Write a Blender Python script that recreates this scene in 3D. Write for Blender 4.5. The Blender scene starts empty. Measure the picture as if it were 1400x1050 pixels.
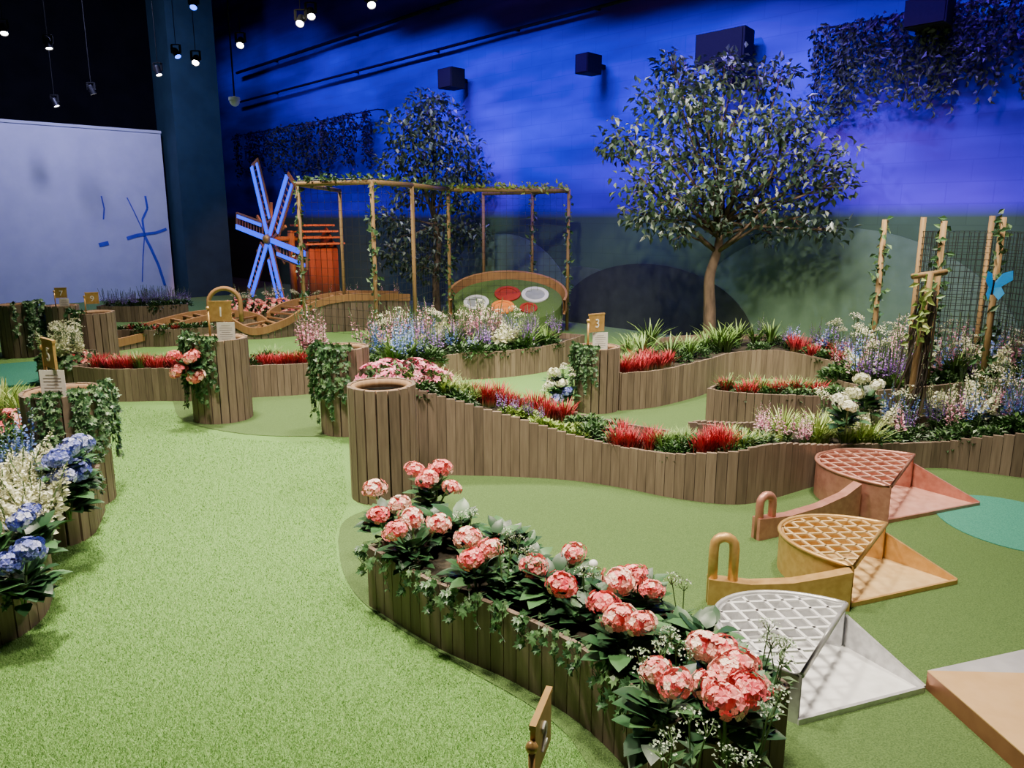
import bpy, math, random
import numpy as np
from mathutils import Vector, Matrix
R = random.Random(11)
PI = math.pi
col = bpy.context.scene.collection
F = 1053.0; H = 1.6; P = math.atan(225/1053.0); cP = math.cos(P); sP = math.sin(P)
def V(*a): return Vector(a)
def ray(px, py):
    cx = (px-700)/F; cy = (525-py)/F
    return V(cx, cP+cy*sP, cy*cP-sP)
def G(px, py, z=0.0):
    d = ray(px, py); t = (z-H)/d.z
    return V(d.x*t, d.y*t, z)
def at(px, py, Y):
    d = ray(px, py); t = Y/d.y
    return V(d.x*t, Y, H+d.z*t)
def atx(px, Y, z):
    zc = Y*cP+(H-z)*sP
    return V((px-700)/F*zc, Y, z)
# ------------------------------------------------------------------ materials
def nodes(name):
    m = bpy.data.materials.new(name); m.use_nodes = True
    nt = m.node_tree; b = nt.nodes['Principled BSDF']
    return m, nt, b
def ramp(nt, stops):
    r = nt.nodes.new('ShaderNodeValToRGB'); e = r.color_ramp.elements
    while len(e) < len(stops): e.new(0.5)
    for i, (p, c) in enumerate(stops):
        e[i].position = p; e[i].color = (c[0], c[1], c[2], 1)
    return r
def mt(name, stops, rough=.6, metal=0, emis=None, es=0):
    """tint attribute driven colour ramp"""
    m, nt, b = nodes(name)
    a = nt.nodes.new('ShaderNodeAttribute'); a.attribute_name = 'tint'
    r = ramp(nt, [(i/max(1, len(stops)-1), c) for i, c in enumerate(stops)])
    nt.links.new(a.outputs['Fac'], r.inputs['Fac']); nt.links.new(r.outputs['Color'], b.inputs['Base Color'])
    b.inputs['Roughness'].default_value = rough; b.inputs['Metallic'].default_value = metal
    if emis:
        b.inputs['Emission Color'].default_value = (*emis, 1); b.inputs['Emission Strength'].default_value = es
    return m
def mn(name, c1, c2, scale=8, rough=.6, metal=0, bump=0, stretch=(1, 1, 1), detail=5):
    """noise mix of two colours"""
    m, nt, b = nodes(name)
    tc = nt.nodes.new('ShaderNodeTexCoord'); mp = nt.nodes.new('ShaderNodeMapping'); mp.inputs['Scale'].default_value = stretch
    n = nt.nodes.new('ShaderNodeTexNoise'); n.inputs['Scale'].default_value = scale; n.inputs['Detail'].default_value = detail
    r = ramp(nt, [(.35, c1), (.65, c2)])
    nt.links.new(tc.outputs['Object'], mp.inputs['Vector']); nt.links.new(mp.outputs[0], n.inputs['Vector'])
    nt.links.new(n.outputs['Fac'], r.inputs['Fac']); nt.links.new(r.outputs['Color'], b.inputs['Base Color'])
    b.inputs['Roughness'].default_value = rough; b.inputs['Metallic'].default_value = metal
    if bump:
        bp = nt.nodes.new('ShaderNodeBump'); bp.inputs['Strength'].default_value = bump; bp.inputs['Distance'].default_value = .01
        nt.links.new(n.outputs['Fac'], bp.inputs['Height']); nt.links.new(bp.outputs[0], b.inputs['Normal'])
    return m
def wood(name, ca, cb, cc, tv=.6):
    m, nt, b = nodes(name)
    a = nt.nodes.new('ShaderNodeAttribute'); a.attribute_name = 'tint'
    tc = nt.nodes.new('ShaderNodeTexCoord'); mp = nt.nodes.new('ShaderNodeMapping'); mp.inputs['Scale'].default_value = (60, 60, 5)
    n = nt.nodes.new('ShaderNodeTexNoise'); n.inputs['Scale'].default_value = 1; n.inputs['Detail'].default_value = 5
    nt.links.new(tc.outputs['Object'], mp.inputs['Vector']); nt.links.new(mp.outputs[0], n.inputs['Vector'])
    ad = nt.nodes.new('ShaderNodeMath'); ad.operation = 'MULTIPLY_ADD'; ad.inputs[1].default_value = .7
    ml = nt.nodes.new('ShaderNodeMath'); ml.operation = 'MULTIPLY_ADD'; ml.inputs[1].default_value = tv; ml.inputs[2].default_value = .15-tv/2
    nt.links.new(a.outputs['Fac'], ml.inputs[0]); nt.links.new(n.outputs['Fac'], ad.inputs[0]); nt.links.new(ml.outputs[0], ad.inputs[2])
    r = ramp(nt, [(.1, ca), (.5, cb), (.95, cc)])
    nt.links.new(ad.outputs[0], r.inputs['Fac']); nt.links.new(r.outputs['Color'], b.inputs['Base Color'])
    b.inputs['Roughness'].default_value = .7
    bp = nt.nodes.new('ShaderNodeBump'); bp.inputs['Strength'].default_value = .3; bp.inputs['Distance'].default_value = .004
    nt.links.new(n.outputs['Fac'], bp.inputs['Height']); nt.links.new(bp.outputs[0], b.inputs['Normal'])
    return m
def gradz(name, stops, rough=.55):
    """colour along the object's own height"""
    m, nt, b = nodes(name)
    tc = nt.nodes.new('ShaderNodeTexCoord'); sx = nt.nodes.new('ShaderNodeSeparateXYZ'); r = ramp(nt, stops)
    nt.links.new(tc.outputs['Generated'], sx.inputs[0]); nt.links.new(sx.outputs['Z'], r.inputs['Fac'])
    a = nt.nodes.new('ShaderNodeAttribute'); a.attribute_name = 'tint'
    hs = nt.nodes.new('ShaderNodeHueSaturation'); mr = nt.nodes.new('ShaderNodeMapRange')
    mr.inputs['To Min'].default_value = .6; mr.inputs['To Max'].default_value = 1.35
    nt.links.new(a.outputs['Fac'], mr.inputs['Value']); nt.links.new(mr.outputs[0], hs.inputs['Value'])
    nt.links.new(r.outputs['Color'], hs.inputs['Color']); nt.links.new(hs.outputs[0], b.inputs['Base Color'])
    b.inputs['Roughness'].default_value = rough
    return m
M = {}
M['slat'] = wood('slat_wood', (.064, .043, .031), (.175, .122, .088), (.305, .225, .168), .3)
M['rim'] = wood('rim_plywood', (.25, .14, .07), (.40, .25, .14), (.5, .34, .2))
M['warm_wood'] = wood('warm_wood', (.16, .07, .025), (.32, .16, .065), (.46, .26, .11))
M['pole_wood'] = wood('pole_wood', (.25, .15, .06), (.45, .29, .13), (.58, .40, .2))
M['liner'] = mn('black_liner', (.01, .01, .01), (.03, .025, .02), 20)
M['soil'] = mn('soil', (.015, .012, .007), (.045, .035, .02), 30, .95, bump=.8)
M['lawn'] = mn('lawn_turf', (.09, .23, .042), (.20, .37, .10), 150, .9, bump=1, detail=3)
M['blade'] = mt('turf_blade', [(.09, .24, .04), (.20, .40, .095), (.41, .59, .24)], .55)
M['green'] = mn('putting_turf', (.045, .095, .021), (.10, .178, .047), 190, .9, bump=.7, detail=3)
M['teal'] = mn('teal_turf', (.02, .17, .12), (.05, .27, .19), 160, .9, bump=.6)
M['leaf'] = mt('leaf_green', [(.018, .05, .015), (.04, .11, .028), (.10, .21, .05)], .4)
M['bigleaf'] = mt('hydrangea_leaf', [(.014, .046, .02), (.03, .095, .034), (.07, .175, .06)], .4)
M['ivy'] = mt('ivy_leaf', [(.02, .06, .025), (.05, .13, .045), (.15, .25, .11)], .4)
M['lime'] = mt('lime_leaf', [(.12, .22, .03), (.28, .40, .08), (.5, .55, .22)], .5)
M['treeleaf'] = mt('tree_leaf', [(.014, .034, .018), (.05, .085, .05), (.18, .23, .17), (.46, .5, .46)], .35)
M['vineleaf'] = mt('garland_leaf', [(.014, .024, .016), (.035, .055, .035), (.11, .15, .10)], .5)
M['darkvine'] = mt('dark_vine', [(.02, .015, .01), (.07, .045, .03)], .8)
M['stem'] = mt('stem_green', [(.05, .11, .03), (.10, .18, .06)], .6)
M['bark'] = mn('bark', (.05, .033, .022), (.15, .10, .065), 14, .9, bump=.6, stretch=(1, 1, .3))
M['red'] = gradz('red_grass', [(0, (.08, .12, .03)), (.3, (.26, .02, .02)), (.7, (.45, .012, .03)), (1, (.66, .16, .16))])
M['grass'] = gradz('grass_blade', [(0, (.03, .07, .012)), (.5, (.10, .21, .035)), (1, (.33, .47, .14))])
M['pink'] = mt('pink_petal', [(.68, .055, .095), (.85, .155, .18), (.90, .30, .285), (.93, .48, .41), (.95, .74, .6)], .5)
M['azalea'] = mt('azalea_petal', [(.55, .06, .20), (.85, .20, .36), (.95, .5, .6)], .5)
M['blue'] = mt('blue_petal', [(.05, .06, .32), (.12, .15, .55), (.34, .38, .75), (.7, .72, .85)], .5)
M['skyblue'] = mt('sky_petal', [(.08, .14, .55), (.2, .32, .75), (.55, .66, .9)], .5)
M['purple'] = mt('purple_petal', [(.14, .04, .34), (.30, .13, .52), (.55, .38, .72)], .5)
M['white'] = mt('cream_petal', [(.52, .53, .30), (.8, .8, .58), (.92, .92, .80)], .5)
M['rose'] = mt('rose_petal', [(.6, .16, .34), (.8, .40, .52), (.95, .78, .82)], .5)
M['dill'] = mt('dill_white', [(.20, .30, .18), (.38, .48, .34), (.62, .70, .56)], .6)
M['gold'] = mn('gold_paint', (.50, .29, .09), (.62, .38, .14), 30, .4, .45)
M['goldflat'] = mn('gold_tray', (.62, .41, .18), (.74, .52, .25), 20, .45, .2)
M['copper'] = mn('copper_paint', (.43, .18, .135), (.54, .25, .19), 30, .4, .45)
M['copperflat'] = mn('copper_tray', (.58, .28, .22), (.68, .36, .29), 20, .45, .2)
M['silver'] = mn('silver_paint', (.48, .48, .5), (.66, .66, .68), 30, .36, .5)
M['silverflat'] = mn('silver_tray', (.68, .68, .70), (.80, .80, .82), 20, .4, .1)
M['black'] = mn('black_plastic', (.002, .002, .003), (.005, .005, .006), 40, .9)
M['blackmetal'] = mn('black_metal', (.008, .008, .01), (.02, .02, .024), 40, .5, .3)
M['card'] = mn('white_card', (.72, .70, .64), (.82, .80, .75), 10, .6)
M['ink'] = mn('grey_ink', (.25, .24, .22), (.35, .34, .32), 10, .7)
M['whiteplastic'] = mn('white_plastic', (.7, .7, .72), (.8, .8, .82), 10, .4)
M['lens'] = mt('lamp_lens', [(1, .95, .85)], .3, emis=(1, .95, .85), es=40)
M['bluelens'] = mt('blue_lens', [(.1, .2, 1)], .3, emis=(.03, .12, 1), es=8)
M['led'] = mt('blue_led', [(.01, .02, .4)], .3, emis=(.0, .045, 1.0), es=2.4)
M['roofwood'] = wood('roof_boards', (.24, .07, .025), (.42, .15, .055), (.55, .25, .10))
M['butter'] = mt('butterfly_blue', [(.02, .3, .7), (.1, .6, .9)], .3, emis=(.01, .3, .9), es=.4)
M['panelpaint'] = mn('panel_paint', (.60, .60, .80), (.68, .68, .87), 3, .6)
M['lightpaint'] = mn('painted_blue_light', (.04, .06, .55), (.07, .09, .7), 10, .6)
M['column'] = mn('column_paint', (.008, .04, .065), (.014, .055, .085), 3, .8)
M['ceil'] = mn('ceiling_black', (.004, .004, .006), (.01, .01, .014), 3, .95)
M['darkwall'] = mn('dark_wall', (.004, .005, .01), (.01, .011, .018), 2, .95)
M['hilldark'] = mn('hill_tone_dark', (.016, .026, .02), (.026, .038, .03), 6, .9)
M['hillmid'] = mn('hill_tone_mid', (.085, .155, .095), (.105, .185, .118), 6, .9)
M['hillolive'] = mn('hill_tone_olive', (.052, .09, .055), (.066, .11, .07), 6, .9)
M['net'] = mn('net_cord', (.01, .015, .012), (.02, .025, .02), 10, .8)
M['brick'] = wood('mill_boards', (.10, .022, .012), (.22, .055, .028), (.32, .10, .05))
M['discred'] = mn('disc_red', (.25, .02, .01), (.33, .03, .015), 10, .6)
M['discorange'] = mn('disc_orange', (.70, .18, .02), (.8, .26, .05), 10, .6)
M['discgrey'] = mn('disc_white', (.58, .6, .64), (.68, .7, .74), 10, .6)
M['disccentre'] = mn('disc_grey', (.22, .25, .28), (.28, .31, .34), 10, .6)
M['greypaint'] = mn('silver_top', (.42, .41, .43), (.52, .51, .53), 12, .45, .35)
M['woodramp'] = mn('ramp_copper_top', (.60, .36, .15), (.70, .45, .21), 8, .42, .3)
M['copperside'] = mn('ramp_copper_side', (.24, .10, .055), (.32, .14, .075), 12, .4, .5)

def wallmat():
    m, nt, b = nodes('block_wall_with_blue_light')
    tc = nt.nodes.new('ShaderNodeTexCoord'); sx = nt.nodes.new('ShaderNodeSeparateXYZ'); cb = nt.nodes.new('ShaderNodeCombineXYZ')
    nt.links.new(tc.outputs['Object'], sx.inputs[0]); nt.links.new(sx.outputs['X'], cb.inputs['X']); nt.links.new(sx.outputs['Z'], cb.inputs['Y'])
    br = nt.nodes.new('ShaderNodeTexBrick'); br.inputs['Scale'].default_value = 1
    br.inputs['Brick Width'].default_value = .45; br.inputs['Row Height'].default_value = .22; br.inputs['Mortar Size'].default_value = .006
    br.inputs['Color1'].default_value = (1, 1, 1, 1); br.inputs['Color2'].default_value = (.95, .95, .95, 1); br.inputs['Mortar'].default_value = (.88, .88, .88, 1)
    nt.links.new(cb.outputs[0], br.inputs['Vector'])
    n = nt.nodes.new('ShaderNodeTexNoise'); n.inputs['Scale'].default_value = .9; n.inputs['Detail'].default_value = 3
    mp = nt.nodes.new('ShaderNodeMapping'); mp.inputs['Scale'].default_value = (.35, 1, 1.6)
    nt.links.new(tc.outputs['Object'], mp.inputs[0]); nt.links.new(mp.outputs[0], n.inputs['Vector'])
    rz = nt.nodes.new('ShaderNodeMapRange'); rz.inputs['From Min'].default_value = 1.62; rz.inputs['From Max'].default_value = 1.78
    nt.links.new(sx.outputs['Z'], rz.inputs['Value'])
    up = ramp(nt, [(.34, (.035, .006, .26)), (.66, (.10, .014, .78))]); lo = ramp(nt, [(.3, (.052, .10, .056)), (.7, (.072, .135, .078))])  # upper colours hold the blue light wash and its mottled patches
    nt.links.new(n.outputs['Fac'], up.inputs['Fac']); nt.links.new(n.outputs['Fac'], lo.inputs['Fac'])
    mx = nt.nodes.new('ShaderNodeMix'); mx.data_type = 'RGBA'
    nt.links.new(rz.outputs[0], mx.inputs['Factor']); nt.links.new(lo.outputs[0], mx.inputs['A']); nt.links.new(up.outputs[0], mx.inputs['B'])
    mu = nt.nodes.new('ShaderNodeMix'); mu.data_type = 'RGBA'; mu.blend_type = 'MULTIPLY'; mu.inputs['Factor'].default_value = 1
    nt.links.new(mx.outputs['Result'], mu.inputs['A']); nt.links.new(br.outputs['Color'], mu.inputs['B'])
    nt.links.new(mu.outputs['Result'], b.inputs['Base Color']); b.inputs['Roughness'].default_value = .9
    b.inputs['Specular IOR Level'].default_value = .05
    bp = nt.nodes.new('ShaderNodeBump'); bp.inputs['Strength'].default_value = .15; bp.inputs['Distance'].default_value = .004
    nt.links.new(br.outputs['Color'], bp.inputs['Height']); nt.links.new(bp.outputs[0], b.inputs['Normal'])
    return m
M['wall'] = wallmat()

# ------------------------------------------------------------------ mesh builder
class MB:
    def __init__(s): s.v = []; s.f = []; s.t = []; s.m = []
    def add(s, vs, fs, t=0.0, m=0):
        b = len(s.v); s.v += [tuple(x) for x in vs]
        for q in fs: s.f.append(tuple(i+b for i in q)); s.t.append(t); s.m.append(m)
    def box(s, c, d, rz=0, t=0.0, m=0, M4=None):
        x, y, z = d[0]/2, d[1]/2, d[2]/2
        vs = [V(i*x, j*y, k*z) for k in (-1, 1) for j in (-1, 1) for i in (-1, 1)]
        if M4 is None: M4 = Matrix.Rotation(rz, 3, 'Z')
        vs = [M4 @ q + Vector(c) for q in vs]
        s.add(vs, [(0, 2, 3, 1), (4, 5, 7, 6), (0, 1, 5, 4), (1, 3, 7, 5), (3, 2, 6, 7), (2, 0, 4, 6)], t, m)
    def bar(s, a, b, w, h, t=0.0, m=0, up=(0, 0, 1)):
        a = Vector(a); b = Vector(b); d = (b-a); L = d.length; d.normalize(); up = Vector(up)
        if abs(d.dot(up)) > .99: up = V(1, 0, 0)
        sd = d.cross(up).normalized(); u2 = sd.cross(d)
        s.box((a+b)/2, (w, L, h), t=t, m=m, M4=Matrix((sd, d, u2)).transposed())
    def tube(s, pts, rad, n=8, t=0.0, m=0, cap=True):
        pts = [Vector(p) for p in pts]
        if not isinstance(rad, (list, tuple)): rad = [rad]*len(pts)
        rings = []; ref = None
        for i, p in enumerate(pts):
            d = (pts[min(i+1, len(pts)-1)]-pts[max(i-1, 0)]).normalized()
            if ref is None: ref = V(1, 0, 0) if abs(d.x) < .8 else V(0, 1, 0)
            a = (ref-d*ref.dot(d)).normalized(); ref = a; b = d.cross(a)
            rings.append([p+(a*math.cos(2*PI*k/n)+b*math.sin(2*PI*k/n))*rad[i] for k in range(n)])
        vs = [q for r in rings for q in r]; fs = []
        for i in range(len(pts)-1):
            for k in range(n):
                k2 = (k+1) % n; fs.append((i*n+k, i*n+k2, (i+1)*n+k2, (i+1)*n+k))
        if cap: fs.append(tuple(range(n-1, -1, -1))); fs.append(tuple((len(pts)-1)*n+k for k in range(n)))
        s.add(vs, fs, t, m)
    def ball(s, c, r, nu=10, nv=7, t=0.0, m=0, sc=(1, 1, 1)):
        c = Vector(c); vs = [c+V(0, 0, r*sc[2])]
        for j in range(1, nv):
            th = PI*j/nv
            for i in range(nu):
                a = 2*PI*i/nu; vs.append(c+V(r*sc[0]*math.sin(th)*math.cos(a), r*sc[1]*math.sin(th)*math.sin(a), r*sc[2]*math.cos(th)))
        vs.append(c-V(0, 0, r*sc[2])); fs = []
        for i in range(nu):
            fs.append((0, 1+i, 1+(i+1) % nu)); b = 1+(nv-2)*nu; fs.append((b+i, len(vs)-1, b+(i+1) % nu))
        for j in range(nv-2):
            for i in range(nu):
                a = 1+j*nu+i; a2 = 1+j*nu+(i+1) % nu; fs.append((a, a+nu, a2+nu, a2))
        s.add(vs, fs, t, m)
    def ring(s, r0, r1, z0, z1, n=40, t=0.0, m=0, a0=0, a1=2*PI, c=(0, 0)):
        vs = []; fs = []; full = abs(a1-a0-2*PI) < 1e-6; k = n if full else n+1
        for i in range(k):
            a = a0+(a1-a0)*i/n
            for r, z in ((r0, z0), (r1, z0), (r1, z1), (r0, z1)): vs.append((c[0]+r*math.cos(a), c[1]+r*math.sin(a), z))
        for i in range(n):
            b = i*4; e = ((i+1) % k)*4
            for q in range(4): q2 = (q+1) % 4; fs.append((b+q, e+q, e+q2, b+q2))
        s.add(vs, fs, t, m)
    def prism(s, poly, z0, z1, t=0.0, m=0):
        n = len(poly); vs = [(p[0], p[1], z0) for p in poly]+[(p[0], p[1], z1) for p in poly]
        fs = [tuple(range(n-1, -1, -1)), tuple(range(n, 2*n))]+[(i, (i+1) % n, n+(i+1) % n, n+i) for i in range(n)]
        s.add(vs, fs, t, m)
    def leaf(s, p, d, up, L, W, t=0.0, m=0, fold=.2, droop=.15):
        d = d.normalized(); sd = d.cross(up)
        if sd.length < 1e-3: sd = d.cross(V(.3, 1, .2))
        sd.normalize(); n = sd.cross(d)
        s.add([p, p+d*L*.45+sd*W/2+n*fold*W, p+d*L-n*droop*L, p+d*L*.45-sd*W/2+n*fold*W], [(0, 1, 2), (0, 2, 3)], t, m)
    def ivyleaf(s, p, d, up, L, t=0.0, m=0):
        d = d.normalized(); sd = d.cross(up)
        if sd.length < 1e-3: sd = d.cross(V(.3, 1, .2))
        sd.normalize(); n = sd.cross(d)
        sh = [(0, .1), (.25, -.02), (.5, .28), (.3, .42), (.42, .72), (.16, .66), (0, 1.05)]
        pts = sh+[(-x, y) for x, y in sh[-2:0:-1]]
        vs = [p+d*.45*L]+[p+sd*x*L+d*y*L+n*(abs(x)*.25*L-y*y*.2*L) for x, y in pts]; k = len(pts)
        s.add(vs, [(0, 1+i, 1+(i+1) % k) for i in range(k)], t, m)
    def blade(s, p, out, h, lean, w, t=0.0, m=0):
        sd = V(-out.y, out.x, 0); vs = []
        for i, fr in enumerate((0, .4, .75, 1)):
            q = p+out*lean*fr*fr+V(0, 0, h*(fr-.25*fr*fr*lean/max(h, .01)))
            ww = w*(1, .9, .6, 0)[i]/2
            vs += [q-sd*ww, q+sd*ww] if i < 3 else [q]
        s.add(vs, [(0, 1, 3, 2), (2, 3, 5, 4), (4, 5, 6)], t, m)
    def mesh(s, name, mats, smooth=False):
        me = bpy.data.meshes.new(name); me.from_pydata(s.v, [], s.f)
        for m in mats: me.materials.append(M[m] if isinstance(m, str) else m)
        a = me.attributes.new('tint', 'FLOAT', 'FACE'); a.data.foreach_set('value', s.t)
        me.polygons.foreach_set('material_index', s.m)
        if smooth: me.polygons.foreach_set('use_smooth', [True]*len(s.f))
        me.update(); return me
    def build(s, name, mats, parent=None, smooth=False, loc=None):
        o = bpy.data.objects.new(name, s.mesh(name, mats, smooth)); col.objects.link(o)
        if parent: o.parent = parent
        if loc is not None: o.location = loc
        return o
def tag(o, label, cat, group=None, kind=None):
    if label: o['label'] = label
    if cat: o['category'] = cat
    if group: o['group'] = group
    if kind: o['kind'] = kind
    return o
def empty(name, loc=(0, 0, 0), rz=0):
    o = bpy.data.objects.new(name, None); col.objects.link(o); o.location = loc; o.rotation_euler = (0, 0, rz); o.empty_display_size = .1
    return o
def link(name, me, parent=None, loc=(0, 0, 0), rot=(0, 0, 0), sc=1):
    o = bpy.data.objects.new(name, me); col.objects.link(o); o.parent = parent; o.location = loc; o.rotation_euler = rot
    o.scale = (sc, sc, sc) if not isinstance(sc, tuple) else sc
    return o
def struct(o): o['kind'] = 'structure'; return o
def text(name, body, size, mat, parent, loc, rot, ext=.002):
    c = bpy.data.curves.new(name, 'FONT'); c.body = body; c.size = size; c.extrude = ext; c.align_x = 'CENTER'; c.align_y = 'CENTER'
    t = bpy.data.objects.new('tmp', c); col.objects.link(t)
    dg = bpy.context.evaluated_depsgraph_get(); me = bpy.data.meshes.new_from_object(t.evaluated_get(dg))
    bpy.data.objects.remove(t); me.materials.clear(); me.materials.append(M[mat])
    return link(name, me, parent, loc, rot)
def catmull(pts, n=8):
    pts = [np.array(p, float) for p in pts]; out = []
    for i in range(len(pts)-1):
        p0 = pts[i-1] if i > 0 else 2*pts[0]-pts[1]; p1 = pts[i]; p2 = pts[i+1]; p3 = pts[i+2] if i+2 < len(pts) else 2*pts[-1]-pts[-2]
        for k in range(n):
            t = k/n; out.append(.5*((2*p1)+(-p0+p2)*t+(2*p0-5*p1+4*p2-p3)*t*t+(-p0+3*p1-3*p2+p3)*t**3))
    out.append(pts[-1]); return out
def rnd(a, b): return R.uniform(a, b)
def rdir(up=0.0):
    v = V(R.gauss(0, 1), R.gauss(0, 1), R.gauss(0, 1)).normalized(); v.z += up; return v.normalized()
def slats(mb, pts, sp=.058, w=.0555, th=.02, z0=0):
    P2 = [np.array(p) for p in pts]; d = [0]
    for a, b in zip(P2, P2[1:]): d.append(d[-1]+math.hypot(*(b-a)[:2]))
    L = d[-1]; n = max(1, int(L/sp)); st = L/n
    for i in range(n):
        s = (i+.5)*st; j = max(k for k in range(len(d)) if d[k] <= s); j = min(j, len(d)-2)
        u = (s-d[j])/max(1e-6, d[j+1]-d[j]); q = P2[j]+(P2[j+1]-P2[j])*u; e = P2[j+1]-P2[j]; a = math.atan2(e[1], e[0])
        h = q[2]+rnd(-.003, .003)
        mb.box((q[0], q[1], z0+h/2), (min(w, st*.955), th, h), a, rnd(0, 1))
# ------------------------------------------------------------------ setting
u = V(-.673, .74, 0); nn = V(-.74, -.673, 0)
W0 = V(2.11, 11.0, 0); angW = math.atan2(-u.y, -u.x)
def wallpt(px, z, off=0.0):
    """point on the back wall under picture column px"""
    k = (px-700)/F
    t = (k*(W0.y*cP+(H-z)*sP)-W0.x)/(u.x-k*u.y*cP)
    q = W0+u*t+nn*off; return V(q.x, q.y, z)
fl = MB(); fl.add([(-25, -4, 0), (20, -4, 0), (20, 30, 0), (-25, 30, 0)], [(0, 1, 2, 3)]); struct(fl.build('floor', ['lawn']))
cl = MB(); cl.box((-2, 13, 7.55), (45, 34, .1)); struct(cl.build('ceiling', ['ceil']))
w = MB(); w.box((0, 0, 3.75), (34, .2, 7.5)); wb = w.build('wall_back', ['wall']); c0 = W0+u*(15.4-17)-nn*.1
wb.location = (c0.x, c0.y, 0); wb.rotation_euler = (0, 0, angW); struct(wb)
corner = W0+u*15.4
w = MB(); w.box((0, 0, 3.75), (18, .2, 7.5)); wl = w.build('wall_left', ['darkwall']); c1 = corner+nn*9+u*.1
wl.location = (c1.x, c1.y, 0); wl.rotation_euler = (0, 0, math.atan2(nn.y, nn.x)); struct(wl)
pa = atx(-70, 13.75, 0); pb = atx(238, 16.5, 0)
e = (pb-pa); pl = e.length; pang = math.atan2(e.y, e.x)
t = empty('white_panel', ((pa+pb)/2), pang)
q = MB(); q.box((0, 0, 1.66), (pl, .12, 3.32)); q.build('board', ['panelpaint'], t)
q = MB(); q.box((0, 0, 3.34), (pl+.02, .16, .05)); q.build('top_cap', ['panelpaint'], t)
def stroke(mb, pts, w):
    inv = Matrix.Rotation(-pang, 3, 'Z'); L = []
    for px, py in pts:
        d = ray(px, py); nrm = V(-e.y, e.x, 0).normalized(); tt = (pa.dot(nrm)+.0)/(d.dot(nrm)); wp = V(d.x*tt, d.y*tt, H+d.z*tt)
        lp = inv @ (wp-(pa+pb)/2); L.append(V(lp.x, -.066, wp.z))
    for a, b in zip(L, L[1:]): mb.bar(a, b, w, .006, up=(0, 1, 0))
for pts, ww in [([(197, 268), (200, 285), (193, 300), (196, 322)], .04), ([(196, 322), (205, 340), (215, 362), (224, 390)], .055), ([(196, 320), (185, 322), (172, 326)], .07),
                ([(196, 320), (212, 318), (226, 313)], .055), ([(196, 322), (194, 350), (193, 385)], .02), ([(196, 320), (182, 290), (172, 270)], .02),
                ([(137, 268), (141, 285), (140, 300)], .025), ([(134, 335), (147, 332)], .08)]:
    q = MB(); stroke(q, pts, ww); q.build('painted_light_stroke', ['lightpaint'], t)  # projected windmill light image put on the panel as blue strips
tag(t, 'tall white panel with painted blue light image of the windmill left of the column', 'panel')
ca = atx(266, 16.6, 0)
q = MB(); q.box((0, 0, 3.75), (.95, .95, 7.5)); cc = q.build('wall_column', ['column']); cc.location = ca+V(.1, .2, 0); cc.rotation_euler = (0, 0, pang); struct(cc)
def hill(px, r, sc, mat, label, off):  # thin hill-shaped plate in one even tone, set against the wall
    b = wallpt(px, 0, off); mb = MB(); poly = [(r*math.cos(PI*i/28), r*sc*math.sin(PI*i/28)) for i in range(29)]
    n = len(poly); mb.add([(x, 0, z) for x, z in poly]+[(x, .01, z) for x, z in poly], [tuple(range(n)), tuple(range(2*n-1, n-1, -1))]+[(i, i+n, (i+1) % n+n, (i+1) % n) for i in range(n)])
    o = mb.build('hill_shape', [mat]); o.location = b; o.rotation_euler = (0, 0, angW); tag(o, label, 'mural hill')  # mural hill: a hill-shaped plate in one even tone
hill(885, 1.75, .56, 'hilldark', 'dark grey rounded hill shape on green wall left of the big tree', .042)
hill(1130, 2.1, .72, 'hillmid', 'wide pale green hill shape on wall behind the big tree trunk', .027)
hill(690, 1.7, .8, 'hillmid', 'tall pale green hill shape on wall behind the netted pergola', .027)
hill(790, 1.6, .55, 'hillolive', 'olive green hill shape on wall right of the netted pergola', .012)
hill(1000, 1.2, .62, 'hillolive', 'small olive hill shape on wall beside the big tree trunk', .012)
for (z, off, r, lab) in [(5.25, .12, .035, 'upper dark conduit pipe running along the blue back wall'), (4.55, .10, .025, 'lower dark conduit pipe running along the blue back wall')]:
    mb = MB(); mb.tube([wallpt(330, z, off), wallpt(1450, z, off)], r, 8)
    for px in range(380, 1400, 110): mb.bar(wallpt(px, z, off), wallpt(px, z, 0), .04, .04)
    tag(mb.build('conduit_pipe', ['black']), lab, 'pipe')
def gpoly(pts, z, mat, name='floor_putting_green'):
    pp = catmull([(G(*p).x, G(*p).y) for p in pts]+[(G(*pts[0]).x, G(*pts[0]).y)], 5)[:-1]
    mb = MB(); mb.add([(p[0], p[1], z) for p in pp], [tuple(range(len(pp)))]); me = mb.mesh(name, [mat])
    if me.polygons[0].normal.z < 0: me.flip_normals()
    o = bpy.data.objects.new(name, me); col.objects.link(o); struct(o); return o
gpoly([(462, 740), (472, 712), (520, 690), (640, 640), (900, 610), (1400, 600), (2300, 640), (2600, 1300), (1400, 1500), (900, 1250), (780, 1010), (620, 905), (505, 832), (470, 785)], .004, 'green')
gpoly([(235, 545), (250, 575), (320, 592), (400, 597), (470, 592), (520, 560), (520, 520), (380, 500), (260, 515)], .004, 'green')
gpoly([(800, 600), (840, 540), (900, 535), (1000, 540), (1010, 590), (960, 612), (860, 612)], .004, 'green')
q = MB(); tc_ = G(1385, 716); q.prism([(tc_.x+.36*math.cos(a*PI/20), tc_.y+.42*math.sin(a*PI/20)) for a in range(40)], .004, .008); struct(q.build('floor_teal_patch', ['teal']))
q = MB(); tc_ = G(30, 512); q.prism([(tc_.x+.75*math.cos(a*PI/20), tc_.y+.7*math.sin(a*PI/20)) for a in range(40)], .004, .022); struct(q.build('floor_teal_patch', ['teal']))
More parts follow.
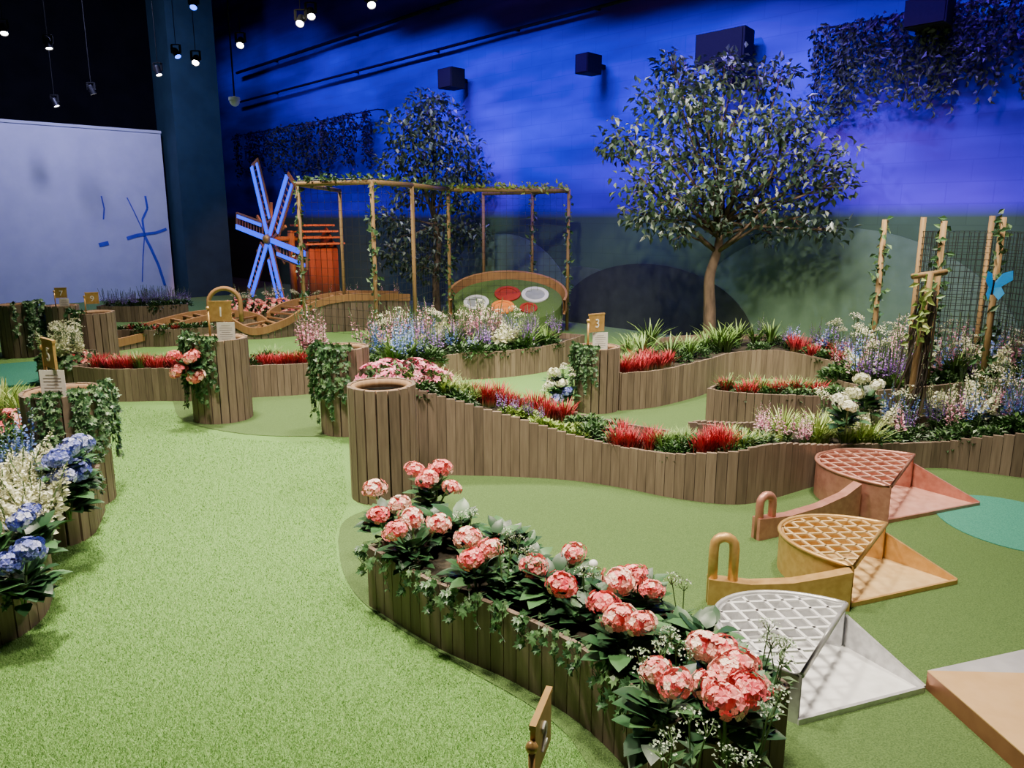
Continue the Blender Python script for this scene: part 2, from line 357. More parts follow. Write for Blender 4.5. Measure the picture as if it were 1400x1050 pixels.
def inpoly(x, y, poly):
    r = np.zeros(len(x), bool); j = len(poly)-1
    for i in range(len(poly)):
        xi, yi = poly[i]; xj, yj = poly[j]
        c = ((yi > y) != (yj > y)) & (x < (xj-xi)*(y-yi)/(yj-yi+1e-9)+xi); r ^= c; j = i
    return r
def turf():
    rg = np.random.default_rng(3); N = 460000
    poly = [(-150, 520), (60, 530), (140, 553), (238, 560), (250, 583), (320, 600), (400, 605), (468, 600), (475, 690), (458, 735), (465, 790), (503, 836), (600, 893), (700, 937), (790, 993), (850, 1053), (900, 1150), (-200, 1150)]
    x = rg.uniform(-150, 900, N); y = rg.uniform(520, 1150, N); k = inpoly(x, y, poly); x = x[k]; y = y[k]
    cx = (x-700)/F; cy = (525-y)/F; dz = cy*cP-sP; t = -H/dz; X = cx*t; Y = (cP+cy*sP)*t; n = len(X)
    a = rg.uniform(0, 2*PI, n); w = rg.uniform(.0008, .0015, n)*np.clip(Y/3, .8, 2.2); h = rg.uniform(.005, .011, n); ln = rg.uniform(.002, .008, n); b = rg.uniform(0, 2*PI, n)
    co = np.zeros((n, 3, 3)); co[:, 0] = np.stack([X-np.cos(a)*w, Y-np.sin(a)*w, 0*X], 1); co[:, 1] = np.stack([X+np.cos(a)*w, Y+np.sin(a)*w, 0*X], 1)
    co[:, 2] = np.stack([X+np.cos(b)*ln, Y+np.sin(b)*ln, h], 1)
    me = bpy.data.meshes.new('grass'); me.vertices.add(3*n); me.vertices.foreach_set('co', co.ravel()); me.loops.add(3*n); me.loops.foreach_set('vertex_index', np.arange(3*n))
    me.polygons.add(n); me.polygons.foreach_set('loop_start', np.arange(0, 3*n, 3)); me.polygons.foreach_set('loop_total', np.full(n, 3))
    at_ = me.attributes.new('tint', 'FLOAT', 'FACE'); at_.data.foreach_set('value', rg.uniform(0, 1, n)); me.materials.append(M['blade']); me.update(); me.validate()
    o = bpy.data.objects.new('grass', me); col.objects.link(o); tag(o, 'bright green artificial lawn pile covering the walkway', 'grass', kind='stuff')
turf()
# ------------------------------------------------------------------ flower beds
class Bed:
    def __init__(s, ctrl, h, D, label, drop=.06):
        c = []
        for p in ctrl:
            g = G(p[0], p[1]); c.append((g.x, g.y, p[2] if len(p) > 2 else h, p[3] if len(p) > 3 else D, p[0]))
        fr = catmull(c, 8); n = len(fr); bk = []
        for i in range(n):
            a = fr[max(0, i-1)]; b = fr[min(n-1, i+1)]; d = np.array([b[0]-a[0], b[1]-a[1]]); d /= np.hypot(*d)
            bk.append((fr[i][0]-d[1]*fr[i][3], fr[i][1]+d[0]*fr[i][3], fr[i][2]))
        s.fr = fr; s.bk = bk; s.drop = drop
        root = empty('flower_bed', (fr[n//2][0], fr[n//2][1], 0)); o0 = root.location
        loc = lambda p: (p[0]-o0.x, p[1]-o0.y, p[2])
        mb = MB(); F3 = [loc(p) for p in fr]; B3 = [loc(p) for p in bk]
        slats(mb, F3); slats(mb, B3); slats(mb, [F3[0], B3[0]]); slats(mb, [F3[-1], B3[-1]])
        mb.build('slat_wall', ['slat'], root)
        so = MB(); vs = []
        ins = .012
        for a, b in zip(F3, B3):
            a = V(*a); b = V(*b); d = (b-a); d.z = 0; d.normalize(); vs += [a+d*ins-V(0, 0, drop), b-d*ins-V(0, 0, drop)]
        fs = [(2*i, 2*i+2, 2*i+3, 2*i+1) for i in range(n-1)]
        k = len(vs); vs += [V(q.x, q.y, .001) for q in vs]; fs += [(2*i, 2*i+k, 2*i+2+k, 2*i+2) for i in range(n-1)]+[(2*i+1, 2*i+3, 2*i+3+k, 2*i+1+k) for i in range(n-1)]
        so.add(vs, fs); so.build('soil', ['soil'], root)
        tag(root, label, 'flower bed')
        s.pxs = [p[4] for p in fr]
    def pos(s, px, k):
        i = int(np.searchsorted(s.pxs, px)); i = min(max(i, 1), len(s.pxs)-1); u_ = (px-s.pxs[i-1])/(s.pxs[i]-s.pxs[i-1]+1e-9); u_ = min(max(u_, 0), 1)
        a = s.fr[i-1]+(s.fr[i]-s.fr[i-1])*u_; b = np.array(s.bk[i-1])+(np.array(s.bk[i])-np.array(s.bk[i-1]))*u_
        return V(a[0]+(b[0]-a[0])*k, a[1]+(b[1]-a[1])*k, a[2]-s.drop)
    def edge(s, px):
        p = s.pos(px, 0); q = s.pos(px, 1); d = (p-q); d.z = 0; d.normalize(); return V(p.x, p.y, p.z+s.drop), math.atan2(d.y, d.x)
trough = Bed([(507, 828), (600, 885), (700, 930), (790, 985), (855, 1045), (905, 1105)], .27, .42, 'low curved slatted bed of pink hydrangeas in the foreground')
bed2 = Bed([(562, 650, .58, .5), (620, 650, .50, .5), (700, 652, .40, .5), (780, 657, .30, .5), (850, 667, .26, .5), (920, 681, .275, .5), (1000, 690, .32, .55), (1050, 683, .34, .6), (1120, 663, .26, .6), (1200, 645, .19, .6), (1280, 640, .18, .65), (1340, 646, .24, .75), (1420, 655, .30, .85), (1560, 660, .3, .9)], .3, .5, 'long wavy slatted bed sweeping across behind the metal drums')
bed3 = Bed([(848, 562, .33, .5), (900, 556, .33, .8), (960, 540, .33, 1), (1000, 522, .3, 1.1), (1060, 518, .3, 1.1), (1120, 532, .3, .9), (1180, 550, .3, .6)], .3, 1, 'curved slatted bed below the big tree by the wall')
bed4 = Bed([(965, 588, .33, .3), (1010, 595, .33, .35), (1060, 598, .33, .4), (1110, 600, .33, .4), (1150, 600, .33, .4)], .33, .4, 'short slatted island bed in front of the tree')
bed9 = Bed([(1195, 585, .3, .6), (1260, 578, .3, .9), (1350, 568, .3, 1), (1480, 558, .3, 1)], .3, 1, 'slatted bed of purple flowers by the netted posts at right')
bed5a = Bed([(105, 545), (160, 549), (220, 548), (300, 549), (345, 544), (400, 541), (450, 536), (478, 528)], .30, .5, 'slatted bed of red grasses behind the planter marked one')
bed5b = Bed([(492, 535), (560, 535), (630, 520), (690, 516), (750, 507), (798, 490)], .28, 1.0, 'slatted bed of tall flowers around the netted pergola')
bedL1 = Bed([(55, 750), (95, 746), (126, 730), (142, 698)], .27, .30, 'slatted bed end with blue hydrangeas below the planter marked five')
bedL2 = Bed([(-70, 912), (0, 882), (36, 863), (62, 836), (72, 800)], .25, .36, 'low slatted bed at the left edge nearest the camera')
bedL3 = Bed([(-110, 720), (-40, 700), (10, 672), (32, 640)], .27, .35, 'slatted bed at left edge beyond the planter marked five')
bedF1 = Bed([(55, 524), (85, 530), (118, 528), (134, 514)], .28, .3, 'short slatted bed of white flowers beside the red grass bed')
bedF2 = Bed([(135, 440), (190, 440), (258, 437)], .25, .7, 'far slatted bed of purple flowers in front of the column')
bedF3 = Bed([(150, 474), (220, 474), (292, 470)], .22, .4, 'slatted bed of green bushes in front of the wavy track')
bedF4 = Bed([(310, 452), (360, 450), (420, 446), (560, 436)], .25, .5, 'far slatted bed of pink flowers below the windmill')
# ------------------------------------------------------------------ cylinder planters
PL = {}
def planter(key, px, py, r, h, label, soil=.05):
    g = G(px, py); c = V(g.x, g.y+r*.96, 0); t = empty('round_planter', c)
    mb = MB(); n = max(10, int(2*PI*r/.062))
    for i in range(n):
        a = 2*PI*i/n; mb.box((r*math.cos(a), r*math.sin(a), h/2+rnd(-.003, .003)), (.02, 2*PI*r/n*.9, h), a, rnd(0, 1))
    mb.build('slat_shell', ['slat'], t)
    mb = MB(); mb.ring(r-.035, r-.011, h-.05, h-.004); mb.build('rim', ['rim'], t, True)
    mb = MB(); mb.ring(r-.04, r-.0125, .01, h-.05); mb.build('liner', ['liner'], t)
    mb = MB(); mb.prism([((r-.04)*math.cos(a*PI/16), (r-.04)*math.sin(a*PI/16)) for a in range(32)], h-soil-.06, h-soil); mb.build('soil', ['soil'], t)
    tag(t, label, 'planter'); PL[key] = (c, r, h, h-soil)
planter('A', 520, 690, .185, .67, 'tall empty round slatted planter at the left end of long bed', .2)
planter('B', 468, 597, .18, .66, 'ivy-covered round slatted planter left of the tall empty one')
planter('1', 293, 580, .22, .67, 'round slatted planter holding the gold sign marked one')
planter('3', 818, 566, .18, .55, 'round slatted planter holding the gold sign marked three')
planter('5', 78, 702, .2, .66, 'round slatted planter holding the gold sign marked five')
planter('far', 18, 490, .2, .62, 'round slatted planter with ivy at the far left edge')
planter('9', 123, 512, .2, .64, 'round slatted planter holding the small gold sign marked nine')
planter('7', 82, 488, .17, .60, 'round slatted planter holding the small gold sign marked seven')
# ------------------------------------------------------------------ signs
def sign(loc, rz, num, label, card=True, s=1.0, crz=0):
    t = empty('hole_sign', loc, rz)
    mb = MB(); mb.tube([(-.085*s, 0, 0), (-.085*s, 0, .27*s)], .009*s, 8); mb.build('post', ['gold'], t, True)
    mb = MB(); mb.ball((-.085*s, 0, .285*s), .017*s); mb.build('finial', ['gold'], t, True)
    mb = MB(); mb.box((.01*s, 0, .255*s), (.17*s, .014*s, .15*s)); mb.box((.01*s, 0, .336*s), (.18*s, .018*s, .014*s)); mb.build('plate', ['gold'], t)
    text('number', num, .11*s, 'card', t, (.012*s, -.009*s, .252*s), (PI/2, 0, 0))
    if card:
        mb = MB(); mb.box((0, 0, .09*s), (.14*s, .004, .165*s)); k = mb.build('card', ['card'], t); k.location = (.045*s, -.012*s, 0); k.rotation_euler = (0, 0, crz)
        mb = MB()
        for i in range(7): mb.box((0, -.0025*s, (.145-.018*i)*s), ((.10 if i % 3 else .07)*s, .001, .004*s))
        mb.build('printed_lines', ['ink'], k)
        mb = MB(); mb.tube([(.045*s, 0, 0), (.045*s, -.002, .16*s)], .005*s, 6); mb.build('card_stake', ['gold'], t)
    tag(t, label, 'sign')
def sg(key, dx=0, dy=0):
    c, r, h, z = PL[key]; return V(c.x+dx, c.y+dy, z)
sign(sg('1', .03), .1, '1', 'gold number one sign with white card in round planter', s=1.0)
sign(sg('3', -.02), .6, '3', 'gold number three sign with white card in round planter', s=.95, crz=-.4)
sign(sg('5', -.05, 0), -.72, '5', 'gold number five sign with tilted white card at the left', s=1.0, crz=.7)
sign(sg('7', 0), .25, '7', 'small far gold number seven sign with white card', s=.75)
sign(sg('9', 0), .3, '9', 'small gold number nine sign without card beside white flowers', False, .75)
c = V(.035, .86, 0)
g_r, g_h = .17, .62
t = empty('round_planter', c); mb = MB()
for i in range(16):
    a = 2*PI*i/16; mb.box((g_r*math.cos(a), g_r*math.sin(a), g_h/2), (.02, .06, g_h), a, rnd(0, 1))
mb.build('slat_shell', ['slat'], t); mb = MB(); mb.prism([((g_r-.02)*math.cos(a*PI/16), (g_r-.02)*math.sin(a*PI/16)) for a in range(32)], g_h-.1, g_h-.04); mb.build('soil', ['soil'], t)
tag(t, 'round slatted planter just below the foreground gold sign', 'planter')
ss = .52; sp_ = at(727, 1022, .90)
sign(V(sp_.x+.085*ss*math.cos(1.28), sp_.y+.085*ss*math.sin(1.28), sp_.z-.285*ss), 1.28, '2', 'gold number sign seen edge on in the foreground', False, ss)
# ------------------------------------------------------------------ plants
PR = {}
def var(kind, parts_list): PR[kind] = parts_list
def tuft(n, h, spread, lean, w, mat, nm):
    out = []
    for k in range(3):
        mb = MB()
        for i in range(n):
            a = rnd(0, 2*PI); o = V(math.cos(a), math.sin(a), 0); mb.blade(o*rnd(0, spread), o, h*rnd(.6, 1.1), lean*rnd(.2, 1.2), w, rnd(0, 1))
        out.append((mb.mesh(nm, [mat]), []))
    return out
var('red', tuft(90, .15, .05, .07, .008, 'red', 'red_grass_tuft'))
var('grass', tuft(70, .17, .05, .10, .008, 'grass', 'grass_tuft'))
var('strap', tuft(45, .26, .04, .20, .018, 'grass', 'strap_leaf_plant'))
var('lime', tuft(60, .20, .05, .15, .012, 'lime', 'lime_grass_tuft'))
def bush(n, r, L, mat, nm, zs=.8):
    out = []
    for k in range(3):
        mb = MB()
        for i in range(n):
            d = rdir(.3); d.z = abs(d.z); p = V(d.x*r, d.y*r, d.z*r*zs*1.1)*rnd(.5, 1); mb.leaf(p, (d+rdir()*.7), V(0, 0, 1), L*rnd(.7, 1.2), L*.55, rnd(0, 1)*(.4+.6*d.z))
        out.append((mb.mesh(nm, [mat]), []))
    return out
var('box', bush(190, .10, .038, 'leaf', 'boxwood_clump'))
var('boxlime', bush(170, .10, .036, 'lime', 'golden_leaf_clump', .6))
def broad():
    out = []
    for k in range(3):
        mb = MB()
        for i in range(24):
            a = rnd(0, 2*PI); el = rnd(.1, 1.1); d = V(math.cos(a)*math.cos(el), math.sin(a)*math.cos(el), math.sin(el)); b = V(0, 0, rnd(.03, .12))+d*rnd(.02, .06)
            L = rnd(.07, .12); tt = rnd(0, 1)
            sd = d.cross(V(0, 0, 1)).normalized(); n = sd.cross(d); W = L*.72; vs = []
            prof = [(0, .0), (.2, .42), (.45, .5), (.75, .34), (1, 0)]
            for fx, wx in prof:
                cpt = b+d*L*fx-n*(fx*fx*.3*L); vs += [cpt+sd*W*wx+n*wx*.1*W*2, cpt, cpt-sd*W*wx+n*wx*.1*W*2]
            fs = []
            for j in range(4): fs += [(3*j, 3*j+1, 3*j+4, 3*j+3), (3*j+1, 3*j+2, 3*j+5, 3*j+4)]
            mb.add(vs, fs, tt)
        out.append((mb.mesh('foliage', ['bigleaf'], True), []))
    return out
var('broad', broad())
def head(mat, r=.072, n=72):
    out = []
    for k in range(5):
        mb = MB(); mb.ball((0, 0, 0), r*.56, 10, 7, .12)
        ph = rnd(0, 6); lum = (-.2, -.06, .05, .14, .24)[k]
        for i in range(n):
            z = 1-2*(i+.5)/n
            if z < -.6: continue
            a = i*2.39996+ph; rr = math.sqrt(1-z*z); nrm = V(rr*math.cos(a), rr*math.sin(a), z); nrm = (nrm+rdir()*.4).normalized()
            cpt = V(nrm.x*r*1.05, nrm.y*r*1.05, nrm.z*r*.72)*rnd(.72, 1.18); ta = nrm.orthogonal().normalized(); tb = nrm.cross(ta); s = r*rnd(.27, .38); rot = rnd(0, PI)
            nrm2 = (nrm+rdir()*.45).normalized()
            base = min(1, max(0, .46+lum+.22*math.sin(3*a+5*z+ph)+rnd(-.22, .25)))
            for q in range(4):
                aa = rot+q*PI/2; dd = ta*math.cos(aa)+tb*math.sin(aa); pp = -ta*math.sin(aa)+tb*math.cos(aa)
                mb.add([cpt, cpt+(dd*.6+pp*.5)*s+nrm2*s*.22, cpt+dd*s+nrm2*s*.08, cpt+(dd*.6-pp*.5)*s+nrm2*s*.22], [(0, 1, 2, 3)], min(1, max(0, base+rnd(-.1, .1))))
        out.append(mb.mesh('flower_head', [mat]))
    return out
HEAD = {'pink': head('pink'), 'blue': head('blue'), 'white': head('white')}
def spike(nm, mat, h, sw, n, stems, leafn=16, leafmat='leaf', leafL=.07, start=.35, lean=.1):
    out = []
    for k in range(3):
        st = MB(); fl_ = MB()
        for s_ in range(stems):
            a = rnd(0, 2*PI); hh = h*rnd(.65, 1.1); top = V(math.cos(a)*rnd(.02, lean), math.sin(a)*rnd(.02, lean), hh); b = V(math.cos(a)*.02, math.sin(a)*.02, 0)
            st.tube([b, (b+top)/2+V(0, 0, .01), top], .003, 4, .5, 1)
            for i in range(n):
                fr = start+(1-start)*i/n; p = b+(top-b)*fr; ww = sw*(1.05-((fr-start)/(1-start))**1.5); d = rdir(.2); d.z *= .5
                fl_.leaf(p+d*ww*rnd(.3, 1), d+V(0, 0, .4), V(R.random(), R.random(), 1), ww*.9, ww*.8, rnd(0, 1))
        for i in range(leafn):
            a = rnd(0, 2*PI); d = V(math.cos(a), math.sin(a), rnd(.2, 1.2)); st.leaf(V(0, 0, rnd(0, h*.35)), d, V(0, 0, 1), leafL*rnd(.7, 1.3), leafL*.35, rnd(0, 1), 0)
        out.append((st.mesh(nm, [leafmat, 'stem']), [('flowers', fl_.mesh('flowers', [mat]))]))
    return out
var('delph', spike('delphinium', 'skyblue', .42, .030, 50, 3))
var('deepblue', spike('delphinium', 'blue', .36, .030, 48, 3))
var('lav', spike('lavender', 'purple', .34, .020, 34, 6))
var('astilbe', spike('astilbe', 'white', .34, .044, 95, 4, lean=.18))
var('rose', spike('pink_flower_spike', 'rose', .40, .028, 40, 4))
def umbel(nm, mat, h, r, stems, dots):
    out = []
    for k in range(3):
        st = MB(); fl_ = MB()
        for s_ in range(stems):
            a = rnd(0, 2*PI); top = V(math.cos(a)*rnd(.0, .06), math.sin(a)*rnd(0, .06), h*rnd(.75, 1.1)); st.tube([V(0, 0, 0), top*.5+V(0, 0, .01), top], .0025, 4, .5, 1)
            for i in range(dots):
                d = rdir(.8); d.z = abs(d.z); p = top+V(d.x*r, d.y*r, d.z*r*.6); fl_.leaf(p, rdir(.3), V(R.random(), R.random(), 1), r*.25, r*.22, rnd(0, 1))
            for i in range(5): d = rdir(.5); st.tube([top-V(0, 0, r*.6), top+V(d.x*r*.7, d.y*r*.7, r*.2)], .0015, 3, .8, 1)
        for i in range(14):
            a = rnd(0, 2*PI); st.leaf(V(0, 0, rnd(0, h*.6)), V(math.cos(a), math.sin(a), rnd(0, 1)), V(0, 0, 1), .06, .02, rnd(0, 1), 0)
        out.append((st.mesh(nm, ['ivy', 'stem']), [('flowers', fl_.mesh('flowers', [mat]))]))
    return out
var('dill', umbel('umbel_flower', 'dill', .22, .034, 2, 46))
var('umbel', umbel('umbel_flower', 'white', .36, .045, 5, 30))
def azalea(nm, mat):
    out = []
    for k in range(3):
        lf = MB(); fl_ = MB()
        for i in range(150):
            d = rdir(.3); d.z = abs(d.z); lf.leaf(V(d.x*.12, d.y*.12, d.z*.13)*rnd(.4, .95), d+rdir()*.6, V(0, 0, 1), .045, .02, rnd(0, 1))
        for i in range(34):
            d = rdir(.5); d.z = abs(d.z); c = V(d.x*.125, d.y*.125, d.z*.14)
            ta = d.orthogonal().normalized(); tb = d.cross(ta); r0 = rnd(0, 6)
            for q in range(5):
                aa = r0+q*2*PI/5; dd = ta*math.cos(aa)+tb*math.sin(aa); fl_.leaf(c, dd+d*.5, d, .028, .024, rnd(0, 1))
        out.append((lf.mesh(nm, ['leaf']), [('flowers', fl_.mesh('flowers', [mat]))]))
    return out
var('azalea', azalea('azalea', 'azalea'))
var('coral', azalea('coral_flower_clump', 'pink'))
def ivy(L, n, nm='trailing_ivy', wid=.12, dens=.022):
    out = []
    for k in range(3):
        mb = MB()
        for s_ in range(n):
            x = rnd(-wid, wid); ll = L*rnd(.25, 1.1); pts = [V(x, .04, .02), V(x, -.025, .03)]; steps = 6
            for i in range(1, steps+1): pts.append(V(x+rnd(-.03, .03), -.03-rnd(0, .03), .02-ll*i/steps))
            mb.tube(pts, .002, 3, .2)
            for i in range(int(ll/dens)+2):
                f_ = R.random()*(len(pts)-1.01); j = int(f_); p = pts[j]+(pts[j+1]-pts[j])*(f_-j); d = V(rnd(-1, 1), rnd(-.9, -.1), rnd(-1, .5))
                mb.ivyleaf(p, d, V(rnd(-.3, .3), -1, rnd(.2, .8)), rnd(.03, .055), rnd(0, 1))
        out.append((mb.mesh(nm, ['ivy']), []))
    return out
var('ivy', ivy(.17, 5, dens=.034)); var('longivy', ivy(.55, 9, wid=.15))
NAMES = dict(red='red_grass_tuft', grass='grass_tuft', strap='strap_leaf_plant', lime='lime_grass_tuft', box='boxwood_clump', boxlime='golden_leaf_clump', broad='broad_leaf_plant', delph='delphinium', deepblue='delphinium', lav='lavender', astilbe='astilbe', rose='pink_flower_spike', dill='umbel_flower', umbel='umbel_flower', azalea='azalea', coral='coral_flower_clump', ivy='trailing_ivy', longivy='trailing_ivy')
CAT = dict(red='ornamental grass', grass='ornamental grass', strap='leafy plant', lime='ornamental grass', box='shrub', boxlime='shrub', broad='leafy plant', delph='flower', deepblue='flower', lav='flower', astilbe='flower', rose='flower', dill='flower', umbel='flower', azalea='flowering shrub', coral='flowering shrub', ivy='ivy', longivy='ivy')
DESC = dict(red='crimson grass tuft', grass='fine green grass tuft', strap='strap-leaved green plant', lime='yellow-green grass tuft', box='small dark green boxwood clump', boxlime='golden yellow leaf clump', broad='broad dark green leaves', delph='pale blue delphinium spikes', deepblue='deep blue delphinium spikes', lav='purple lavender spikes', astilbe='cream feathery astilbe plumes', rose='pale pink flower spikes', dill='greenish white lacy umbel flower', umbel='tall white lacy umbel flower', azalea='bright pink azalea', coral='coral pink flower clump', ivy='short trailing ivy', longivy='long trailing ivy')
def inst(kind, loc, sc=1.0, where='', rz=None, label=None):
    me, ch = R.choice(PR[kind])
    o = link(NAMES[kind], me, None, loc, (0, 0, rnd(0, 2*PI) if rz is None else rz), sc)
    for nm, m2 in ch: link(nm, m2, o)
    lb = label or (DESC[kind]+' '+where); tag(o, lb, CAT[kind], lb)
    return o
def row(bed, kind, x0, x1, n, k0, k1, s0, s1, where):
    for i in range(n):
        px = x0+(x1-x0)*(i+.5+rnd(-.4, .4))/n; inst(kind, bed.pos(px, rnd(k0, k1)), rnd(s0, s1), where)
def hydrangea(color, heads, soilz, zhead, label, hs=1.0, leaves=1.0, group=None):
    pts = [G(px, py, zhead+rnd(-.02, .02)) for px, py in heads]; c = sum(pts, V(0, 0, 0))/len(pts); c.z = soilz
    t = empty('hydrangea', c, 0)
    for i in range(2):
        me = R.choice(PR['broad'])[0]; link('foliage', me, t, (rnd(-.03, .03), rnd(-.03, .03), .0), (0, 0, rnd(0, 6)), leaves*rnd(.9, 1.1))
    mb = MB()
    for p in pts: mb.tube([(0, 0, 0), ((p-c)*.6+V(0, 0, .02)), p-c], .005, 5, .5)
    mb.build('stems', ['stem'], t)
    for p in pts: link('flower_head', R.choice(HEAD[color]), t, p-c, (rnd(-.4, .4), rnd(-.4, .4), rnd(0, 6)), hs*rnd(.85, 1.12))
    tag(t, label, 'hydrangea', group)
# --- front trough
sz = .21
lab = 'pink hydrangea '
HY = [([(512, 668), (545, 690), (518, 704)], 'at the left end of foreground bed, three heads'), ([(585, 655), (618, 666), (568, 643), (602, 640)], 'at the back left corner of foreground bed, four heads'), ([(562, 708), (600, 716), (542, 726)], 'second from the left end of foreground bed'),
      ([(640, 735), (670, 750), (645, 764)], 'beside lacy white umbel left of the foreground bed centre'), ([(730, 774), (784, 756), (768, 799)], 'with three heads mid-way along the foreground bed'), ([(846, 794), (890, 806), (868, 786)], 'with three heads in front of the silver drum'),
      ([(826, 826), (876, 852), (846, 844)], 'just below the three heads before the silver drum'), ([(962, 884), (1010, 908), (988, 886)], 'with deep pink heads near right end of foreground bed'), ([(896, 916), (924, 936)], 'with pale heads near right end of foreground bed'), ([(970, 938), (1022, 944), (996, 922), (992, 957)], 'with large pale pink heads nearest the camera in foreground bed')]
for hd, l in HY: hydrangea('pink', hd, sz, .41, lab+l, .63, .95)
for i in range(32):
    px = rnd(515, 905); inst('broad', trough.pos(px, rnd(.28, .9)), rnd(.7, .95), 'filling the foreground hydrangea bed')
for px, py in [(705, 742), (800, 780), (895, 877), (950, 980), (1070, 868), (935, 805), (1000, 1022), (1055, 895), (915, 997), (1040, 872), (720, 770), (880, 900), (640, 702), (690, 760), (930, 880), (1040, 960)]:
    g = G(px, py, .42); inst('dill', V(g.x, g.y, sz), .95, 'among the foreground hydrangeas')
for px in [520, 548, 585, 612, 640, 665, 700, 735, 770, 800, 840, 868, 890]:
    p, a = trough.edge(px); inst('ivy', p, rnd(.55, .95), 'spilling over the foreground bed wall', rz=a+PI/2)
for k in (.3, .7):
    a = trough.pos(905, k); inst('ivy', V(a.x, a.y, a.z+.06), rnd(.6, .8), 'over the right end of the foreground bed', rz=-.4)
for k in (.15, .6):
    a = trough.pos(507, k); inst('ivy', V(a.x, a.y, a.z+.06), rnd(.4, .6), 'over the left end of the foreground bed', rz=-PI*.75)
for i in range(10): inst('box', trough.pos(rnd(790, 900), rnd(.2, .85)), rnd(.9, 1.2), 'in the foreground hydrangea bed')
# --- long bed
w2 = 'in the long wavy bed'
for kind, x0, x1, n, k0, k1, s0, s1 in [('lime', 570, 640, 6, .3, .8, .6, .9), ('box', 565, 640, 6, .1, .5, .8, 1), ('azalea', 545, 600, 4, .6, .9, 1, 1.3), ('red', 640, 760, 12, .55, .95, .9, 1.15), ('grass', 600, 660, 6, .4, .8, .7, .9),
      ('lav', 680, 740, 5, .15, .4, .45, .6), ('boxlime', 690, 790, 9, .15, .5, .8, 1.0), ('box', 770, 830, 9, .15, .8, .9, 1.15), ('red', 828, 878, 7, .15, .7, .95, 1.15), ('grass', 875, 925, 6, .15, .7, .8, 1), ('box', 890, 945, 7, .15, .6, .9, 1.1),
      ('red', 948, 1000, 8, .12, .6, .95, 1.15), ('box', 1000, 1075, 10, .15, .6, .7, .9), ('lime', 1010, 1090, 6, .2, .6, .5, .7), ('rose', 1085, 1140, 7, .2, .7, .5, .7), ('lime', 1120, 1210, 12, .15, .7, .9, 1.15),
      ('lav', 1180, 1450, 22, .3, 1, .7, 1.05), ('astilbe', 1190, 1450, 8, .3, 1, .8, 1.0), ('delph', 1250, 1450, 14, .2, .9, .8, 1.05), ('umbel', 1190, 1450, 9, .4, 1, .7, 1), ('box', 1200, 1500, 34, .1, .8, .9, 1.35), ('rose', 1220, 1460, 16, .3, .9, .7, 1)]:
    row(bed2, kind, x0, x1, n, k0, k1, s0, s1, w2)
for px, py in [(515, 512), (530, 505), (548, 503), (562, 512), (578, 508), (596, 516), (535, 522), (560, 522)]:
    g = G(px, py, .48); inst('azalea', V(g.x, g.y, .37), rnd(1.1, 1.4), 'between the two tall round planters')
# --- bed 3 / 4 / 9
wb3 = 'in the bed below the big tree'
row(bed3, 'red', 850, 945, 14, .1, .5, 1.0, 1.25, wb3); row(bed3, 'grass', 850, 960, 8, .3, .8, .9, 1.2, wb3)
row(bed3, 'strap', 940, 1060, 14, .2, .9, .9, 1.3, 'at the foot of the big tree')
row(bed3, 'box', 960, 1180, 26, .1, .6, .9, 1.3, wb3); row(bed3, 'red', 1060, 1150, 9, .1, .4, 1.1, 1.4, 'on the right of the bed below the big tree')
row(bed3, 'lav', 1050, 1180, 18, .3, .9, .8, 1.1, wb3); row(bed3, 'umbel', 1080, 1180, 10, .3, .9, .9, 1.2, wb3); row(bed3, 'deepblue', 1060, 1180, 8, .2, .8, .8, 1.0, wb3)
row(bed4, 'box', 970, 1150, 12, .15, .8, .85, 1.1, 'in the short island bed')
row(bed4, 'red', 975, 1130, 8, .2, .7, .85, 1.05, 'in the short island bed')
row(bed4, 'grass', 970, 1150, 8, .3, .9, .8, 1, 'in the short island bed')
for k, n, s0, s1 in [('lav', 32, .9, 1.4), ('umbel', 14, .9, 1.3), ('delph', 12, .9, 1.25), ('astilbe', 8, 1, 1.2), ('rose', 20, .9, 1.35), ('box', 40, 1.0, 1.7), ('strap', 12, .9, 1.3)]:
    row(bed9, k, 1200, 1470, n, .1, .95, s0, s1, 'in the purple flower bed by the netted posts')
hydrangea('white', [(1150, 546), (1168, 538), (1160, 556)], .27, .5, 'white hydrangea at right end of the island bed', .65)
hydrangea('white', [(1178, 518), (1200, 526)], .26, .52, 'second white hydrangea by the purple flower bed', .65)
# --- bed 5a / 5b
w5 = 'in the bed behind the planter marked one'
row(bed5a, 'red', 115, 245, 18, .15, .6, .95, 1.2, w5); row(bed5a, 'box', 105, 250, 14, .3, .9, .9, 1.2, w5)
row(bed5a, 'red', 345, 430, 9, .15, .5, .9, 1.1, w5); row(bed5a, 'box', 330, 470, 16, .2, .9, .9, 1.25, w5); row(bed5a, 'grass', 130, 430, 14, .3, .9, .9, 1.2, w5)
row(bed5a, 'rose', 425, 478, 8, .3, .9, 1.1, 1.5, w5)
wp = 'in the bed around the pergola'
for k, x0, x1, n, k0, k1, s0, s1 in [('delph', 495, 640, 18, .1, .7, .9, 1.2), ('deepblue', 505, 790, 20, .1, .9, .8, 1.2), ('rose', 495, 720, 30, .4, 1, 1.1, 1.5), ('astilbe', 600, 780, 10, .1, .9, .9, 1.2), ('lav', 600, 795, 34, .1, .9, .9, 1.4), ('box', 495, 795, 60, .05, .9, 1.1, 1.7), ('umbel', 500, 780, 12, .4, 1, 1, 1.3), ('strap', 500, 790, 26, .1, .8, .9, 1.3)]:
    row(bed5b, k, x0, x1, n, k0, k1, s0, s1, wp)
